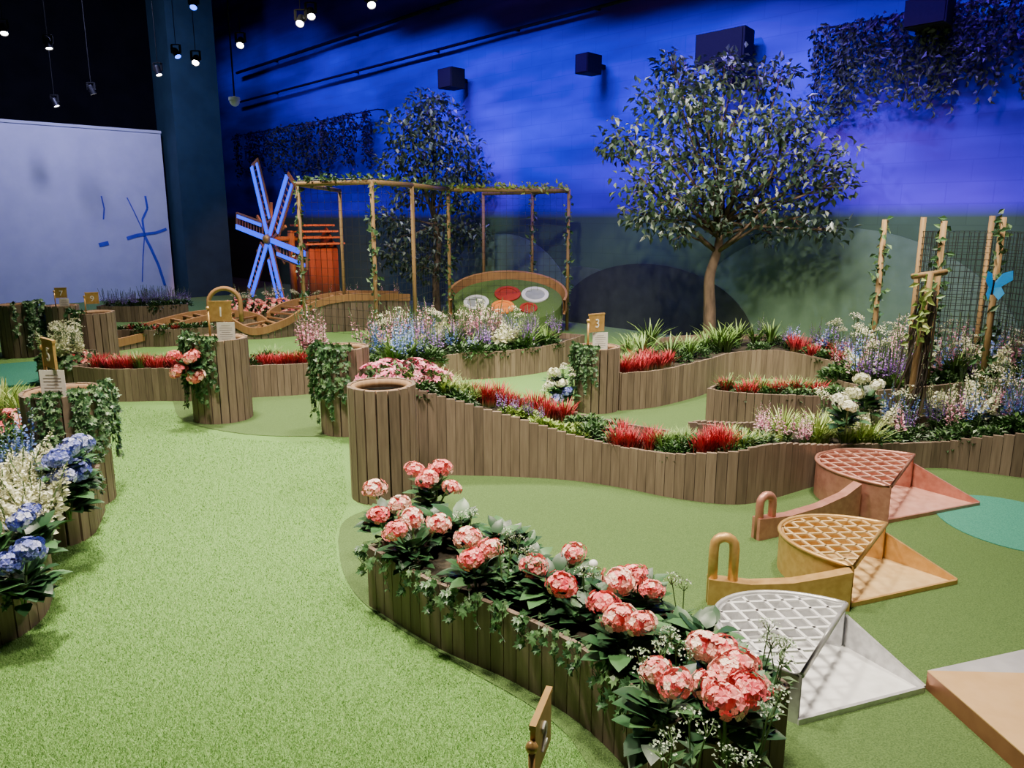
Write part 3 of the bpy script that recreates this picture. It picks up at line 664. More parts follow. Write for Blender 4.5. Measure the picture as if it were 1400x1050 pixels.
# --- planter toppings
def cyl_ivy(key, angs, where, kind='longivy', s=(.8, 1.1)):
    c, r, h, z = PL[key]
    for a in angs: inst(kind, V(c.x+r*math.cos(a), c.y+r*math.sin(a), h), rnd(*s), where, rz=a+PI/2)
cyl_ivy('B', [-2.9, -2.3, -1.75, PI], 'on the planter left of the tall empty one', s=(.7, 1))
cyl_ivy('1', [-1.75, -2.05, -2.35, -2.7, PI], 'on the planter marked one', s=(.85, 1.1))
cyl_ivy('3', [-2.1, -2.5, -2.9, PI], 'on the planter marked three', s=(.6, .85))
cyl_ivy('5', [-.1, -.6, -1.1, -1.5, .3], 'on the planter marked five', s=(.6, .95))
cyl_ivy('far', [-.9, -.3, .2], 'on the far left planter')
cyl_ivy('9', [-2, -2.6], 'on the planter marked nine')
c1_, r1_, h1_, z1_ = PL['1']
def wallhyd(color, heads, Y, label, hs=1):
    pts = [at(px, py, Y) for px, py in heads]; c = sum(pts, V(0, 0, 0))/len(pts); c.z -= .12; c.y += .05; t = empty('hydrangea', c)
    for i in range(2): link('foliage', R.choice(PR['broad'])[0], t, (rnd(-.04, .04), rnd(0, .03), 0), (0, 0, rnd(0, 6)), rnd(.8, 1.0))
    for p in pts: link('flower_head', R.choice(HEAD[color]), t, p-c, (rnd(.2, .7), rnd(-.4, .4), rnd(0, 6)), hs*rnd(.85, 1.1))
    mb = MB()
    for p in pts: mb.tube([(0, .05, -.02), p-c], .005, 5, .5)
    mb.build('stems', ['stem'], t); tag(t, label, 'hydrangea')
wallhyd('pink', [(238, 487), (262, 488), (244, 507), (268, 514)], c1_.y-.36, 'pink hydrangea hanging on the left of the planter marked one', .8)
wallhyd('white', [(757, 510), (768, 524), (752, 526)], PL['3'][0].y-.2, 'white hydrangea hanging on the left of the planter marked three', .65)
wallhyd('blue', [(776, 535), (762, 545)], PL['3'][0].y-.22, 'blue hydrangea hanging low on the left of the planter marked three', .6)
for px, py in [(752, 515), (770, 500), (765, 540), (782, 510), (745, 530)]:
    g = at(px, py, PL['3'][0].y-.16); inst('umbel', V(g.x, g.y, g.z-.2), .6, 'hanging beside the planter marked three')
for px, py in [(778, 520), (760, 505)]:
    g = at(px, py, PL['3'][0].y-.14); inst('deepblue', V(g.x, g.y, g.z-.2), .65, 'hanging beside the planter marked three')
# --- left beds
wl_ = 'in the left foreground beds'
for hd, zz, l in [([(95, 612), (78, 628), (110, 606)], .55, 'blue hydrangea below the planter marked five, upper cluster'), ([(88, 652), (106, 642), (70, 655)], .45, 'blue hydrangea below the planter marked five, lower cluster'), ([(28, 712), (40, 700)], .42, 'deep blue hydrangea pair at the left edge'), ([(10, 770), (38, 752)], .36, 'low blue hydrangea nearest the camera at left edge')]:
    hydrangea('blue', hd, zz-.22, zz, l, .7, 1.05)
row(bedL1, 'broad', 55, 140, 9, .1, .9, .8, 1.1, wl_); row(bedL2, 'broad', -40, 70, 10, .2, .9, .8, 1.1, wl_)
for px, py, k, s in [(35, 705, 'astilbe', 1), (60, 690, 'astilbe', 1.1), (12, 700, 'astilbe', 1.1), (50, 720, 'astilbe', .9), (20, 740, 'astilbe', 1), (70, 700, 'delph', .8), (30, 670, 'delph', .9), (55, 665, 'delph', .9), (8, 660, 'deepblue', 1), (40, 650, 'delph', .95), (5, 730, 'astilbe', 1.1), (65, 735, 'astilbe', .8), (25, 690, 'astilbe', 1.1), (15, 675, 'delph', .9), (45, 730, 'astilbe', 1), (75, 715, 'astilbe', 1), (50, 690, 'astilbe', 1.1)]:
    g = G(px, py, .25); inst(k, V(g.x, g.y, .22), s, wl_)
for px, py, k, s in [(10, 590, 'coral', 1.1), (-10, 600, 'coral', 1.2), (25, 585, 'coral', 1), (8, 565, 'lime', 1.3), (30, 570, 'lime', 1.2), (-15, 575, 'lime', 1.3), (15, 610, 'box', 1.3), (35, 610, 'box', 1.2), (0, 640, 'box', 1.3)]:
    g = G(px, py, .3); inst(k, V(g.x, g.y, .28), s, 'in the left bed beyond the planter marked five')
for px in (65, 110, 135):
    p, a = bedL1.edge(px); inst('ivy', p, rnd(.5, .8), 'on the bed below the planter marked five', rz=a+PI/2)
for px in (-10, 30, 55):
    p, a = bedL2.edge(px); inst('ivy', p, rnd(.5, .8), 'over the nearest left bed wall', rz=a+PI/2)
wf = 'in the short bed of white flowers'
row(bedF1, 'umbel', 60, 132, 10, .1, .9, .8, 1.1, wf); row(bedF1, 'box', 58, 132, 9, .1, .9, 1, 1.3, wf); row(bedF1, 'astilbe', 60, 130, 7, .2, .9, .8, 1.1, wf); row(bedF1, 'coral', 70, 130, 4, .2, .9, .8, 1.0, wf)
for px in (70, 90, 110, 128):
    p, a = bedF1.edge(px); inst('ivy', p, rnd(.9, 1.3), 'on the short bed of white flowers', rz=a+PI/2)
row(bedF2, 'lav', 135, 258, 24, .1, .9, .8, 1.1, 'in the far purple bed'); row(bedF2, 'box', 135, 258, 16, .1, .9, 1, 1.4, 'in the far purple bed')
row(bedF3, 'box', 152, 290, 20, .1, .8, .9, 1.2, 'in the bed before the wavy track'); row(bedF3, 'red', 160, 280, 5, .2, .8, .8, 1, 'in the bed before the wavy track')
row(bedF4, 'coral', 312, 420, 14, .1, .8, 1.2, 1.7, 'below the windmill'); row(bedF4, 'umbel', 312, 440, 8, .2, .9, .9, 1.2, 'below the windmill'); row(bedF4, 'lime', 430, 560, 14, .1, .8, 1, 1.5, 'beyond the wavy track'); row(bedF4, 'rose', 320, 560, 10, .4, .9, .9, 1.2, 'below the windmill')
# ------------------------------------------------------------------ metal drums
def drum(Apx, Bpx, Cpx, mat, flat, label, arm=None, hd=.16, st=1.35, lh=.18):
    A = G(*Apx, hd); A.z = 0; B = G(*Bpx, 0); C = G(*Cpx, 0); Mid = (A+B)/2; ax = (A-B).normalized(); r = (A-B).length/2
    pr = V(-ax.y, ax.x, 0)
    if pr.dot(C-Mid) > 0: pr = -pr
    t = empty('lattice_drum', Mid); L = lambda p: p-Mid
    arc = [ax*r*math.cos(PI*i/28)+pr*r*st*math.sin(PI*i/28) for i in range(29)]
    mb = MB(); vs = []; th = .014
    for p in arc:
        inn = p*(1-th/r); vs += [V(p.x, p.y, 0), V(p.x, p.y, hd), V(inn.x, inn.y, hd), V(inn.x, inn.y, 0)]
    fs = []
    for i in range(28):
        b = 4*i
        for k in range(4): k2 = (k+1) % 4; fs.append((b+k, b+4+k, b+4+k2, b+k2))
    mb.add(vs, fs); mb.build('drum_wall', [mat], t)
    mb = MB(); rimv = [V(p.x, p.y, hd) for p in arc]; mb.tube(rimv+[rimv[0]], .010, 6); mb.build('top_rim', [mat], t, True)
    mb = MB(); n = 9
    for sgn_ in (-1, 1):
        dv = V(math.cos(sgn_*.85), math.sin(sgn_*.85), 0)
        for i in range(-n, n+1):
            off = i*r*2/8.5; nv = V(-dv.y, dv.x, 0); seg = []
            for k in range(-80, 81):
                p = nv*off+dv*(k*r*st*1.3/50)
                if p.y >= 0 and (p.x/r)**2+(p.y/(r*st))**2 < .97: seg.append(p)
            if len(seg) > 1:
                a, b = seg[0], seg[-1]; wa = ax*a.x+pr*a.y; wb_ = ax*b.x+pr*b.y
                mb.bar(V(wa.x, wa.y, hd-.004), V(wb_.x, wb_.y, hd-.004), .012, .008)
    mb.build('lattice_top', [flat], t)
    mb = MB(); mb.add([V(p.x, p.y, .006) for p in arc], [tuple(range(29))]); mb.build('drum_floor', [flat], t)
    mb = MB(); a, b, c = L(A), L(B), L(C); mb.add([a+V(0, 0, .012), b+V(0, 0, .012), c+V(0, 0, .008), a, b, c], [(0, 1, 2), (0, 3, 4, 1), (1, 4, 5, 2), (2, 5, 3, 0)]); mb.build('tray', [flat], t)
    mb = MB(); d = (c-a).normalized(); sd = V(-d.y, d.x, 0)*.012
    mb.add([a, c, c+V(0, 0, .025), a+V(0, 0, hd*.75), a+sd, c+sd, c+sd+V(0, 0, .025), a+sd+V(0, 0, hd*.75)], [(0, 1, 2, 3), (7, 6, 5, 4), (3, 2, 6, 7), (0, 4, 5, 1)]); mb.bar(b+V(0, 0, .012), c+V(0, 0, .012), .012, .024); mb.build('tray_edge', [mat], t)
    if arm:
        (lx, ly), (bx_, by_) = arm; p0 = L(G(lx, ly)); p1 = L(G(bx_, by_)); d = (p1-p0).normalized(); sd = V(-d.y, d.x, 0)*.028
        prof = [(0, .12), (.3, .105), (.6, .12), (.85, .155), (1, hd*.97)]; vs = []; Ln = (p1-p0).length
        for fr, hh in prof:
            q = p0+d*Ln*fr; vs += [q-sd, q-sd+V(0, 0, hh), q+sd+V(0, 0, hh), q+sd]
        fs = [(0, 3, 2, 1), (16, 17, 18, 19)]
        for i in range(4):
            for k in range(4): k2 = (k+1) % 4; fs.append((4*i+k, 4*i+4+k, 4*i+4+k2, 4*i+k2))
        mb = MB(); mb.add(vs, fs); mb.build('arm', [mat], t)
        w_ = .042; pts = [p0+d*.018+V(0, 0, .0), p0+d*.018+V(0, 0, lh-.01)]+[p0+d*(.018+w_-w_*math.cos(PI*i/8))+V(0, 0, lh+w_*math.sin(PI*i/8)) for i in range(1, 8)]+[p0+d*(.018+2*w_)+V(0, 0, lh-.01), p0+d*(.018+2*w_)+V(0, 0, .05)]
        mb = MB(); mb.tube(pts, .021, 10); mb.build('loop_handle', [mat], t, True)
    tag(t, label, 'drum')
drum((1250, 622), (1213, 716), (1338, 692), 'copper', 'copperflat', 'copper half-round lattice-topped drum with tray, farthest of the three', ((1032, 738), (1168, 708)), .21, lh=.19)
drum((1212, 716), (1162, 831), (1307, 799), 'gold', 'goldflat', 'gold half-round lattice-topped drum with tray and loop handle, middle one', ((966, 824), (1158, 833)), .185, lh=.26)
drum((1157, 826), (1090, 992), (1262, 947), 'silver', 'silverflat', 'silver half-round lattice-topped drum with white tray beside the hydrangeas', None, .18)
a = G(1268, 950); t = empty('corner_ramp', a); hz = .07
pts = [G(1268, 918, hz), G(1460, 876, hz), G(1640, 950, hz), G(1500, 1120, hz)]; pts = [V(p.x, p.y, 0)-V(a.x, a.y, 0) for p in pts]
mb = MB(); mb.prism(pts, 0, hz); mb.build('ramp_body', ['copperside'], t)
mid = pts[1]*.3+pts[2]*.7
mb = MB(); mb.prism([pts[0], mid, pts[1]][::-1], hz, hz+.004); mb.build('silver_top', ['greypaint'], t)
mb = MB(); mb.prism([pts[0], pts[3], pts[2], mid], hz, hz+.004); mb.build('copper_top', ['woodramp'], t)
tag(t, 'low copper-sided ramp with silver and copper top at the bottom right corner', 'ramp')
mb = MB(); g = G(811, 778); mb.ball((0, 0, .0215), .0215, 14, 10); o = mb.build('golf_ball', ['whiteplastic'], None, True, (g.x, g.y, .004)); tag(o, 'white golf ball on the green behind the hydrangeas', 'ball')
# ------------------------------------------------------------------ trees
def tree(name, base, trunk, blobs, nleaf, L, label, r0):
    t = empty(name, base); mb = MB(); tp = [Vector(p)-base for p in trunk]
    cm = catmull([(p.x, p.y, p.z) for p in tp], 5); mb.tube([V(*p) for p in cm], [r0*(1-.55*i/len(cm)) for i in range(len(cm))], 10); mb.build('trunk', ['bark'], t, True)
    lf = MB(); bm_ = MB(); tops = [tp[-2], tp[-1], (tp[-2]+tp[-1])/2]
    for (c, r) in blobs:
        c = Vector(c)-base; st_ = R.choice(tops); m1 = st_*.5+c*.5+V(rnd(-.15, .15), rnd(-.15, .15), rnd(-.05, .15)); bm_.tube([st_, m1, c], [r0*.34, r0*.17, .008], 6)
        for q in range(3): d = rdir(.2); bm_.tube([c*.8+m1*.2, c+d*r*.75], [.010, .004], 4)
        for i in range(int(nleaf*(r/.34)**2)):
            d = rdir(); p = c+V(d.x*r*1.15, d.y*r*1.15, d.z*r*.7)*(R.random()**.45)*1.1; dd = (d*.5+rdir()*.8+V(0, 0, -.25)); lf.leaf(p, dd, V(rnd(-.4, .4), rnd(-.4, .4), 1), L*rnd(.7, 1.25), L*.58, min(1, max(0, rnd(0, 1)*(.55+.5*d.z)+.05)), 0, .15, .2)  # leaves paler towards clump tops: light from above put into the tint
    bm_.build('branches', ['bark'], t, True); lf.build('leaves', ['treeleaf'], t); tag(t, label, 'tree')
Yt = 9.3
tb = V(*atx(970, Yt, 0))
trunk = [tb, at(970, 420, Yt), at(970, 380, Yt), at(980, 345, Yt), at(988, 305, Yt)]
bl = []
for px, py, dy, r in [(905, 135, 0, .34), (858, 190, .1, .32), (884, 252, -.2, .34), (940, 110, .3, .34), (990, 100, -.2, .30), (1040, 112, .2, .32), (1086, 165, 0, .34), (1122, 215, .2, .34), (1142, 250, -.1, .24), (1060, 230, .3, .36), (1000, 170, -.4, .40), (950, 205, .3, .36), (900, 300, -.2, .28), (955, 275, -.4, .28), (1020, 265, .4, .32), (1098, 295, .1, .28), (1135, 315, .3, .2), (872, 292, .2, .22), (930, 318, -.3, .2), (1055, 318, -.2, .2), (842, 205, .2, .2), (1005, 82, .1, .18), (1070, 95, -.1, .18), (918, 85, 0, .18), (1000, 228, -.5, .34), (935, 160, -.5, .34), (1060, 180, -.5, .32), (1108, 262, -.3, .26), (985, 308, -.2, .18), (905, 215, -.5, .3), (960, 130, -.5, .3), (1045, 285, -.4, .26), (920, 270, -.5, .26), (975, 250, -.6, .26)]:
    Yb = min(Yt+dy, wallpt(px, 2.4).y-.45-r*1.1); bl.append((at(px, py, Yb), r))
tree('artificial_tree', tb, trunk, bl, 205, .092, 'large leafy artificial tree standing before the blue-lit wall at right', .085)
Yt = 13.2
tb = V(*atx(598, Yt, 0)); trunk = [tb, at(596, 380, Yt), at(600, 330, Yt), at(590, 285, Yt)]
bl = [(at(px, py, Yt+dy), r) for px, py, dy, r in [(560, 175, 0, .42), (600, 160, .2, .42), (580, 205, -.2, .42), (545, 225, 0, .35), (620, 200, 0, .42), (640, 235, .2, .35), (600, 245, -.2, .42), (565, 265, .1, .35), (630, 275, .1, .32), (585, 140, 0, .3), (610, 310, -.1, .32), (560, 320, .1, .35), (540, 350, 0, .32), (600, 350, .1, .35), (530, 300, .2, .3), (640, 320, .2, .3), (575, 370, -.1, .3)]]
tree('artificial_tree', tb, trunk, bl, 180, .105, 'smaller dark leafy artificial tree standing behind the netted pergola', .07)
# ------------------------------------------------------------------ climbing leaves, garlands
def climb(pts, n, nm, label, group, mat='ivy', L=.06, spread=.06, cat='vine'):
    mb = MB(); P3 = [Vector(p) for p in pts]; mb.tube([p+V(rnd(-.02, .02), rnd(-.02, .02), 0) for p in P3], .006, 4, .2)
    for i in range(n):
        f_ = R.random()*(len(P3)-1.001); j = int(f_); p = P3[j]+(P3[j+1]-P3[j])*(f_-j)+rdir()*spread*R.random(); mb.leaf(p, rdir(-.1), V(rnd(-1, 1), -1, .5), L*rnd(.6, 1.3), L*.6, rnd(0, 1))
    o = mb.build(nm, [mat]); c = P3[0].copy()
    for v in o.data.vertices: v.co -= c
    o.location = c; tag(o, label, cat, group); return o
gar = []
for k in range(3):
    mb = MB(); pts = [V(0, 0, 0)]
    for i in range(1, 9): pts.append(V(rnd(-.05, .05), rnd(-.04, .04), -.11*i))
    mb.tube(pts, .004, 3, .1)
    for i in range(80):
        f_ = R.random()**1.3*7.99; j = int(f_); p = pts[j]+(pts[j+1]-pts[j])*(f_-j); mb.leaf(p+rdir()*.05, V(rnd(-1, 1), rnd(-1, 1), rnd(-1.2, .2)), V(rnd(-1, 1), -1, .3), rnd(.05, .085), .04, rnd(.0, 1))
    gar.append(mb.mesh('hanging_vine', ['vineleaf']))
def garland(x0, x1, n, z, lab, s0, s1):
    for i in range(n):
        px = x0+(x1-x0)*(i+rnd(0, 1))/n; p = wallpt(px, z, rnd(.1, .3)); o = link('hanging_vine', R.choice(gar), None, p, (0, 0, rnd(0, 6)), rnd(s0, s1)); tag(o, lab, 'vine', lab)
garland(1128, 1440, 54, 3.68, 'grey-green hanging vine in the wall garland at upper right', .45, 1.15)
garland(332, 520, 36, 3.72, 'dark hanging vine in the wall garland behind the windmill', .9, 1.5)
for x0, x1, z, lab in [(1130, 1445, 3.69, 'thin black garland wire on the wall at upper right'), (332, 525, 3.73, 'thin black garland wire on the wall behind the windmill')]:
    mb = MB(); mb.tube([wallpt(x0, z, .15), wallpt((x0+x1)/2, z-.02, .15), wallpt(x1, z, .15)], .012, 5)
    for px in (x0, (x0+x1)/2, x1): mb.bar(wallpt(px, z, .16), wallpt(px, z, 0), .02, .02)
    tag(mb.build('garland_wire', ['black']), lab, 'wire')
# ------------------------------------------------------------------ pergola
def netpanel(a, b, z0, z1, cell, wd, parent, o0, mat='net'):
    mb = MB(); a = Vector(a); b = Vector(b); L = (b-a).length; d = (b-a)/L; n = max(1, int(L/cell))
    for i in range(n+1): p = a+d*L*i/n; mb.bar(V(p.x, p.y, z0)-o0, V(p.x, p.y, z1)-o0, wd, wd)
    m = int((z1-z0)/cell)
    for i in range(m+1): z = z0+(z1-z0)*i/m; mb.bar(V(a.x, a.y, z)-o0, V(b.x, b.y, z)-o0, wd, wd)
    return mb.build('net', [mat], parent)
hp = 2.02
PP = {k: atx(px, Y, 0) for k, (px, Y) in dict(a=(420, 9.2), b=(517, 8.7), c=(569, 9.5), d=(616, 10.9), e=(727, 12.0), f=(775, 11.3), g=(473, 11.3), h=(662, 12.6)).items()}
c0 = sum(PP.values(), V(0, 0, 0))/8; c0.z = 0
t = empty('netted_pergola', c0)
for k, p in PP.items():
    mb = MB(); mb.tube([p-c0, p-c0+V(0, 0, hp)], .024, 8); mb.build('post', ['pole_wood'], t, True)
for a, b in [('a', 'b'), ('b', 'c'), ('c', 'd'), ('d', 'f'), ('e', 'f'), ('a', 'g'), ('h', 'e')]:
    p, q = PP[a]-c0, PP[b]-c0; mb = MB(); mb.tube([p+V(0, 0, hp-.02), q+V(0, 0, hp-.02)], .028, 8); mb.build('top_rail', ['pole_wood'], t, True)
for a, b in [('a', 'b'), ('b', 'c'), ('c', 'd'), ('d', 'f')]: netpanel(PP[a], PP[b], .3, hp-.04, .09, .003, t, c0)
tag(t, 'wooden pole pergola hung with dark netting over the flower bed', 'pergola')
for a, b, l in [('d', 'f', 'pale leafy vine along the right top rail of the pergola'), ('a', 'b', 'thin leafy vine along the left top rail of the pergola'), ('b', 'd', 'thin leafy vine along the middle top rail of the pergola')]:
    p, q = PP[a], PP[b]; climb([p+V(0, 0, hp+.02)+(q-p)*i/6 for i in range(7)], 190 if a in 'd' else 80, 'climbing_vine', l, None, 'lime' if a in 'd' else 'ivy', .07, .07)
for k, l in [('a', 'leafy vine climbing the leftmost pergola post'), ('b', 'leafy vine climbing the nearest pergola post'), ('f', 'leafy vine climbing the rightmost pergola post'), ('e', 'leafy vine climbing second pergola post from the right'), ('d', 'leafy vine climbing the pergola post nearest the target mound')]:
    p = PP[k]; climb([p+V(0, 0, .3+.28*i) for i in range(7)], 120, 'climbing_vine', l, None, 'ivy', .07, .07)
RP = [(1210, 300, 7.0), (1263, 297, 6.8), (1291, 302, 6.2), (1357, 295, 6.9), (1372, 297, 5.9), (1470, 297, 5.7)]
pts = [at(px, py, Y) for px, py, Y in RP]; c0 = V(sum(p.x for p in pts)/6, sum(p.y for p in pts)/6, 0); t = empty('netted_fence', c0)
for p in pts:
    mb = MB(); mb.tube([V(p.x-c0.x, p.y-c0.y, 0), p-c0], .024, 8); mb.build('post', ['pole_wood'], t, True)
for i, j in [(1, 2), (2, 4), (4, 5), (1, 3), (3, 5)]: netpanel(V(pts[i].x, pts[i].y, 0), V(pts[j].x, pts[j].y, 0), .65, 1.5, .05, .004, t, c0)
tag(t, 'wooden post fence with black netting beside the right wall', 'fence')
for i, l in [(0, 'leafy vine climbing the leftmost post by right wall'), (2, 'leafy vine climbing the netted corner post'), (4, 'sparse leafy vine climbing the right netted post')]:
    p = pts[i]; climb([V(p.x, p.y, .3+(p.z-.3)*k/7) for k in range(8)], 130, 'climbing_vine', l, None, 'ivy', .07, .08)
p1 = at(1272, 372, 5.3); t = empty('vine_post', V(p1.x, p1.y, 0)); mb = MB(); mb.tube([(-.06, 0, .0), (.0, 0, p1.z)], .024, 8); mb.build('post', ['pole_wood'], t, True)
mb = MB(); mb.tube([(-.12, 0, p1.z-.03), (.12, .02, p1.z)], .02, 8); mb.build('cross_bar', ['pole_wood'], t, True)
tag(t, 'short wooden post with cross bar wrapped in dark vines', 'post')
mb = MB()
for i in range(26):
    a0 = rnd(0, 6); tw = rnd(-.35, .35); rr_ = rnd(.03, .11)
    mb.tube([V(-.06+.06*k/9+rr_*(1.1-.06*k)*math.cos(a0+k*tw)+rnd(-.012, .012), rr_*.8*math.sin(a0+k*tw)+rnd(-.012, .012), .2+k*.102) for k in range(10)], .0055, 4, rnd(0, 1))
o = mb.build('tangled_vine', ['darkvine']); o.location = (p1.x, p1.y, 0); tag(o, 'tangled dark brown vine wound round the short cross-bar post', 'vine')
climb([V(p1.x-.07, p1.y-.08, .75+.07*k) for k in range(8)], 50, 'climbing_vine', 'pale leafy vine on the short cross-bar post', None, 'lime', .06, .1)
b0 = at(1357, 392, 5.75); t = empty('butterfly', b0, .3)
mb = MB(); mb.tube([(0, 0, -.06), (0, 0, .05)], [.008, .012], 6); mb.build('body', ['black'], t)
for s in (-1, 1):
    mb = MB(); mb.add([(0, 0, .02), (s*.05, -.03, .10), (s*.12, -.05, .12), (s*.13, -.05, .05), (s*.06, -.02, 0), (0, 0, -.01)], [(0, 1, 2, 3, 4, 5)], .3)
    mb.add([(0, 0, -.01), (s*.06, -.02, 0), (s*.09, -.03, -.05), (s*.05, -.02, -.1), (s*.01, 0, -.05)], [(0, 1, 2, 3, 4)], .9); mb.build('wing', ['butter'], t)
tag(t, 'bright blue butterfly ornament on the black netting', 'butterfly')
# ------------------------------------------------------------------ windmill
hub = at(372, 327, 13.4); e1 = -u; t = empty('windmill', V(hub.x, hub.y, 0), math.atan2(e1.y, e1.x)); hz = hub.z
house = MB(); hw = .34; y0 = .5; y1 = 1.05; ev = 1.12; apx = 1.5
for i in range(7): house.box((-hw+.049+.097*i, y0, ev/2), (.09, .02, ev), 0, rnd(0, 1)); house.box((-hw+.049+.097*i, y1, ev/2), (.09, .02, ev), 0, rnd(0, 1))
for i in range(5): house.box((hw, y0+.055+.11*i, ev/2), (.02, .102, ev), 0, rnd(0, 1)); house.box((-hw, y0+.055+.11*i, ev/2), (.02, .102, ev), 0, rnd(0, 1))
house.build('house_walls', ['brick'], t)
rf = MB()
for s in (-1, 1):
    for i in range(4): rf.bar((s*(.055+.11*i), y0-.1, apx-.105*i), (s*(.055+.11*i), y1+.1, apx-.105*i), .12, .03, rnd(0, 1))
rf.build('roof', ['roofwood'], t)
gb = MB()
for yy in (y0+.02, y1-.03): gb.add([(-hw, yy, ev), (hw, yy, ev), (0, yy, apx-.02), (-hw, yy+.03, ev), (hw, yy+.03, ev), (0, yy+.03, apx-.02)], [(0, 1, 2), (5, 4, 3), (0, 2, 5, 3), (1, 4, 5, 2)], .4)
gb.build('gable', ['brick'], t)
ax_ = MB(); ax_.tube([(0, .55, hz), (0, -.1, hz)], .045, 10); ax_.build('axle', ['warm_wood'], t, True)
hb = MB(); hb.ball((0, -.08, hz), .09); hb.build('hub', ['gold'], t, True)
pm = MB(); pm.tube([(0, .35, 0), (0, .35, hz+.1)], .06, 8); pm.build('mast', ['warm_wood'], t, True)
for k in range(6):
    a = math.radians(51+60*k); d = V(math.cos(a), 0, math.sin(a)); s = V(-math.sin(a), 0, math.cos(a)); o0 = V(0, -.04, hz); Lb = 1.32
    sl = MB(); sl.bar(o0, o0+d*Lb, .05, .03, .5, up=(0, 1, 0)); sl.bar(o0+d*.28-s*.24, o0+d*Lb-s*.24, .035, .02, .9, up=(0, 1, 0))
    sl.bar(o0+d*.28+s*.0, o0+d*.28-s*.25, .03, .02, .9, up=(0, 1, 0)); sl.bar(o0+d*Lb+s*.04, o0+d*Lb-s*.25, .07, .02, .9, up=(0, 1, 0))
    for i in range(1, 9): sl.bar(o0+d*(.28+.116*i), o0+d*(.28+.116*i)-s*.24, .022, .014, .9, up=(0, 1, 0))
    b_ = sl.build('sail', ['roofwood'], t); ld = MB(); ld.bar(o0+d*.1+V(0, -.03, 0), o0+d*(Lb-.02)+V(0, -.03, 0), .085, .02, up=(0, 1, 0)); ld.bar(o0+d*.3-s*.19+V(0, -.02, 0), o0+d*(Lb-.04)-s*.19+V(0, -.02, 0), .055, .015, up=(0, 1, 0)); ld.build('light_strip', ['led'], b_)
    a2 = a+math.radians(30); d2 = V(math.cos(a2), 0, math.sin(a2)); sp = MB(); sp.bar(o0+V(0, .02, 0), o0+d2*.62+V(0, .02, 0), .045, .03, .9, up=(0, 1, 0)); sp.build('spoke', ['roofwood'], t)
tag(t, 'wooden windmill with six blue-lit lattice sails and small board house', 'windmill')
# ------------------------------------------------------------------ wavy track, hoop, target ramp
TP_ = catmull([tuple(at(*p)) for p in [(130, 470, 9.2), (200, 454, 9.8), (268, 434, 10.3), (305, 430, 10.5), (345, 448, 10.4), (390, 436, 10.6), (430, 412, 11), (480, 402, 11.2), (560, 402, 11.6)]], 10)
TP_ = [V(*p) for p in TP_]; o0 = TP_[len(TP_)//2].copy(); o0.z = 0; t = empty('wavy_track', o0)
offs = []
for i, p in enumerate(TP_):
    d = TP_[min(i+1, len(TP_)-1)]-TP_[max(0, i-1)]; n_ = V(-d.y, d.x, 0).normalized(); offs.append((p-o0, p-o0+n_*.55))
for s in (0, 1):
    mb = MB(); L = [q[s] for q in offs]; vs = []
    for i, p in enumerate(L):
        d = L[min(i+1, len(L)-1)]-L[max(0, i-1)]; n_ = V(-d.y, d.x, 0).normalized()*.02; vs += [p-n_-V(0, 0, .1), p-n_, p+n_, p+n_-V(0, 0, .1)]
    fs = [(0, 1, 2, 3), tuple(len(vs)-1-k for k in range(4))]
    for i in range(len(L)-1):
        for k in range(4): k2 = (k+1) % 4; fs.append((4*i+k, 4*i+k2, 4*i+4+k2, 4*i+4+k))
    mb.add(vs, fs, .6); mb.build('side_rail', ['warm_wood'], t)
mb = MB()
for i in range(0, len(offs), 3): a, b = offs[i]; mb.bar(a-V(0, 0, .04), b-V(0, 0, .04), .05, .02, rnd(0, 1))
mb.build('rungs', ['warm_wood'], t)
mb = MB(); slats(mb, [(a.x, a.y-.0, max(.05, a.z-.1)) for a, b in offs], .09, .08); mb.build('skirt', ['slat'], t)
tag(t, 'wavy ladder-like wooden ball track rising toward the pergola', 'ball track')
hb0 = at(309, 440, 9.9); t = MB(); t.tube([V(-.19, -.04, 0), V(-.19, -.04, .12)]+[V(.19*math.cos(PI-PI*i/16), .04*math.cos(PI-PI*i/16), .24+.19*math.sin(PI*i/16)) for i in range(17)]+[V(.19, .04, .12), V(.19, .04, 0)], .03, 8, .7)
o = t.build('wooden_hoop', ['warm_wood'], None, True, hb0); tag(o, 'arched wooden hoop standing over the wavy track', 'hoop')
tc = at(694, 410, 11.0); t = empty('target_ramp', V(tc.x, tc.y, 0)); th = math.radians(28); k8 = .82
Rm = Matrix.Rotation(th, 3, 'X'); cz = tc.z
pl_ = [V(.95*k8*math.cos(2*PI*i/40), .66*k8*math.sin(2*PI*i/40), 0) for i in range(40)]
mb = MB(); top = [Rm @ p+V(0, 0, cz) for p in pl_]; mb.add(top+[V(p.x, p.y, .02) for p in top], [tuple(range(40))]+[(i, i+40, (i+1) % 40+40, (i+1) % 40) for i in range(40)]); mb.build('turf_mound', ['green'], t)
mb = MB(); vs = []
for i in range(-2, 23):
    p = Rm @ (V(1.0*k8*math.cos(PI*i/20), .70*k8*math.sin(PI*i/20), 0))+V(0, 0, cz); p2 = Rm @ (V(1.04*k8*math.cos(PI*i/20), .74*k8*math.sin(PI*i/20), 0))+V(0, 0, cz); vs += [p-V(0, 0, .1), p+V(0, 0, .1), p2+V(0, 0, .1), p2-V(0, 0, .1)]
fs = []
for i in range(24):
    for k in range(4): k2 = (k+1) % 4; fs.append((4*i+k, 4*i+k2, 4*i+4+k2, 4*i+4+k))
mb.add(vs, fs, .5); mb.build('back_board', ['warm_wood'], t)
tag(t, 'tilted round green target mound with wooden back board behind pergola', 'target mound')
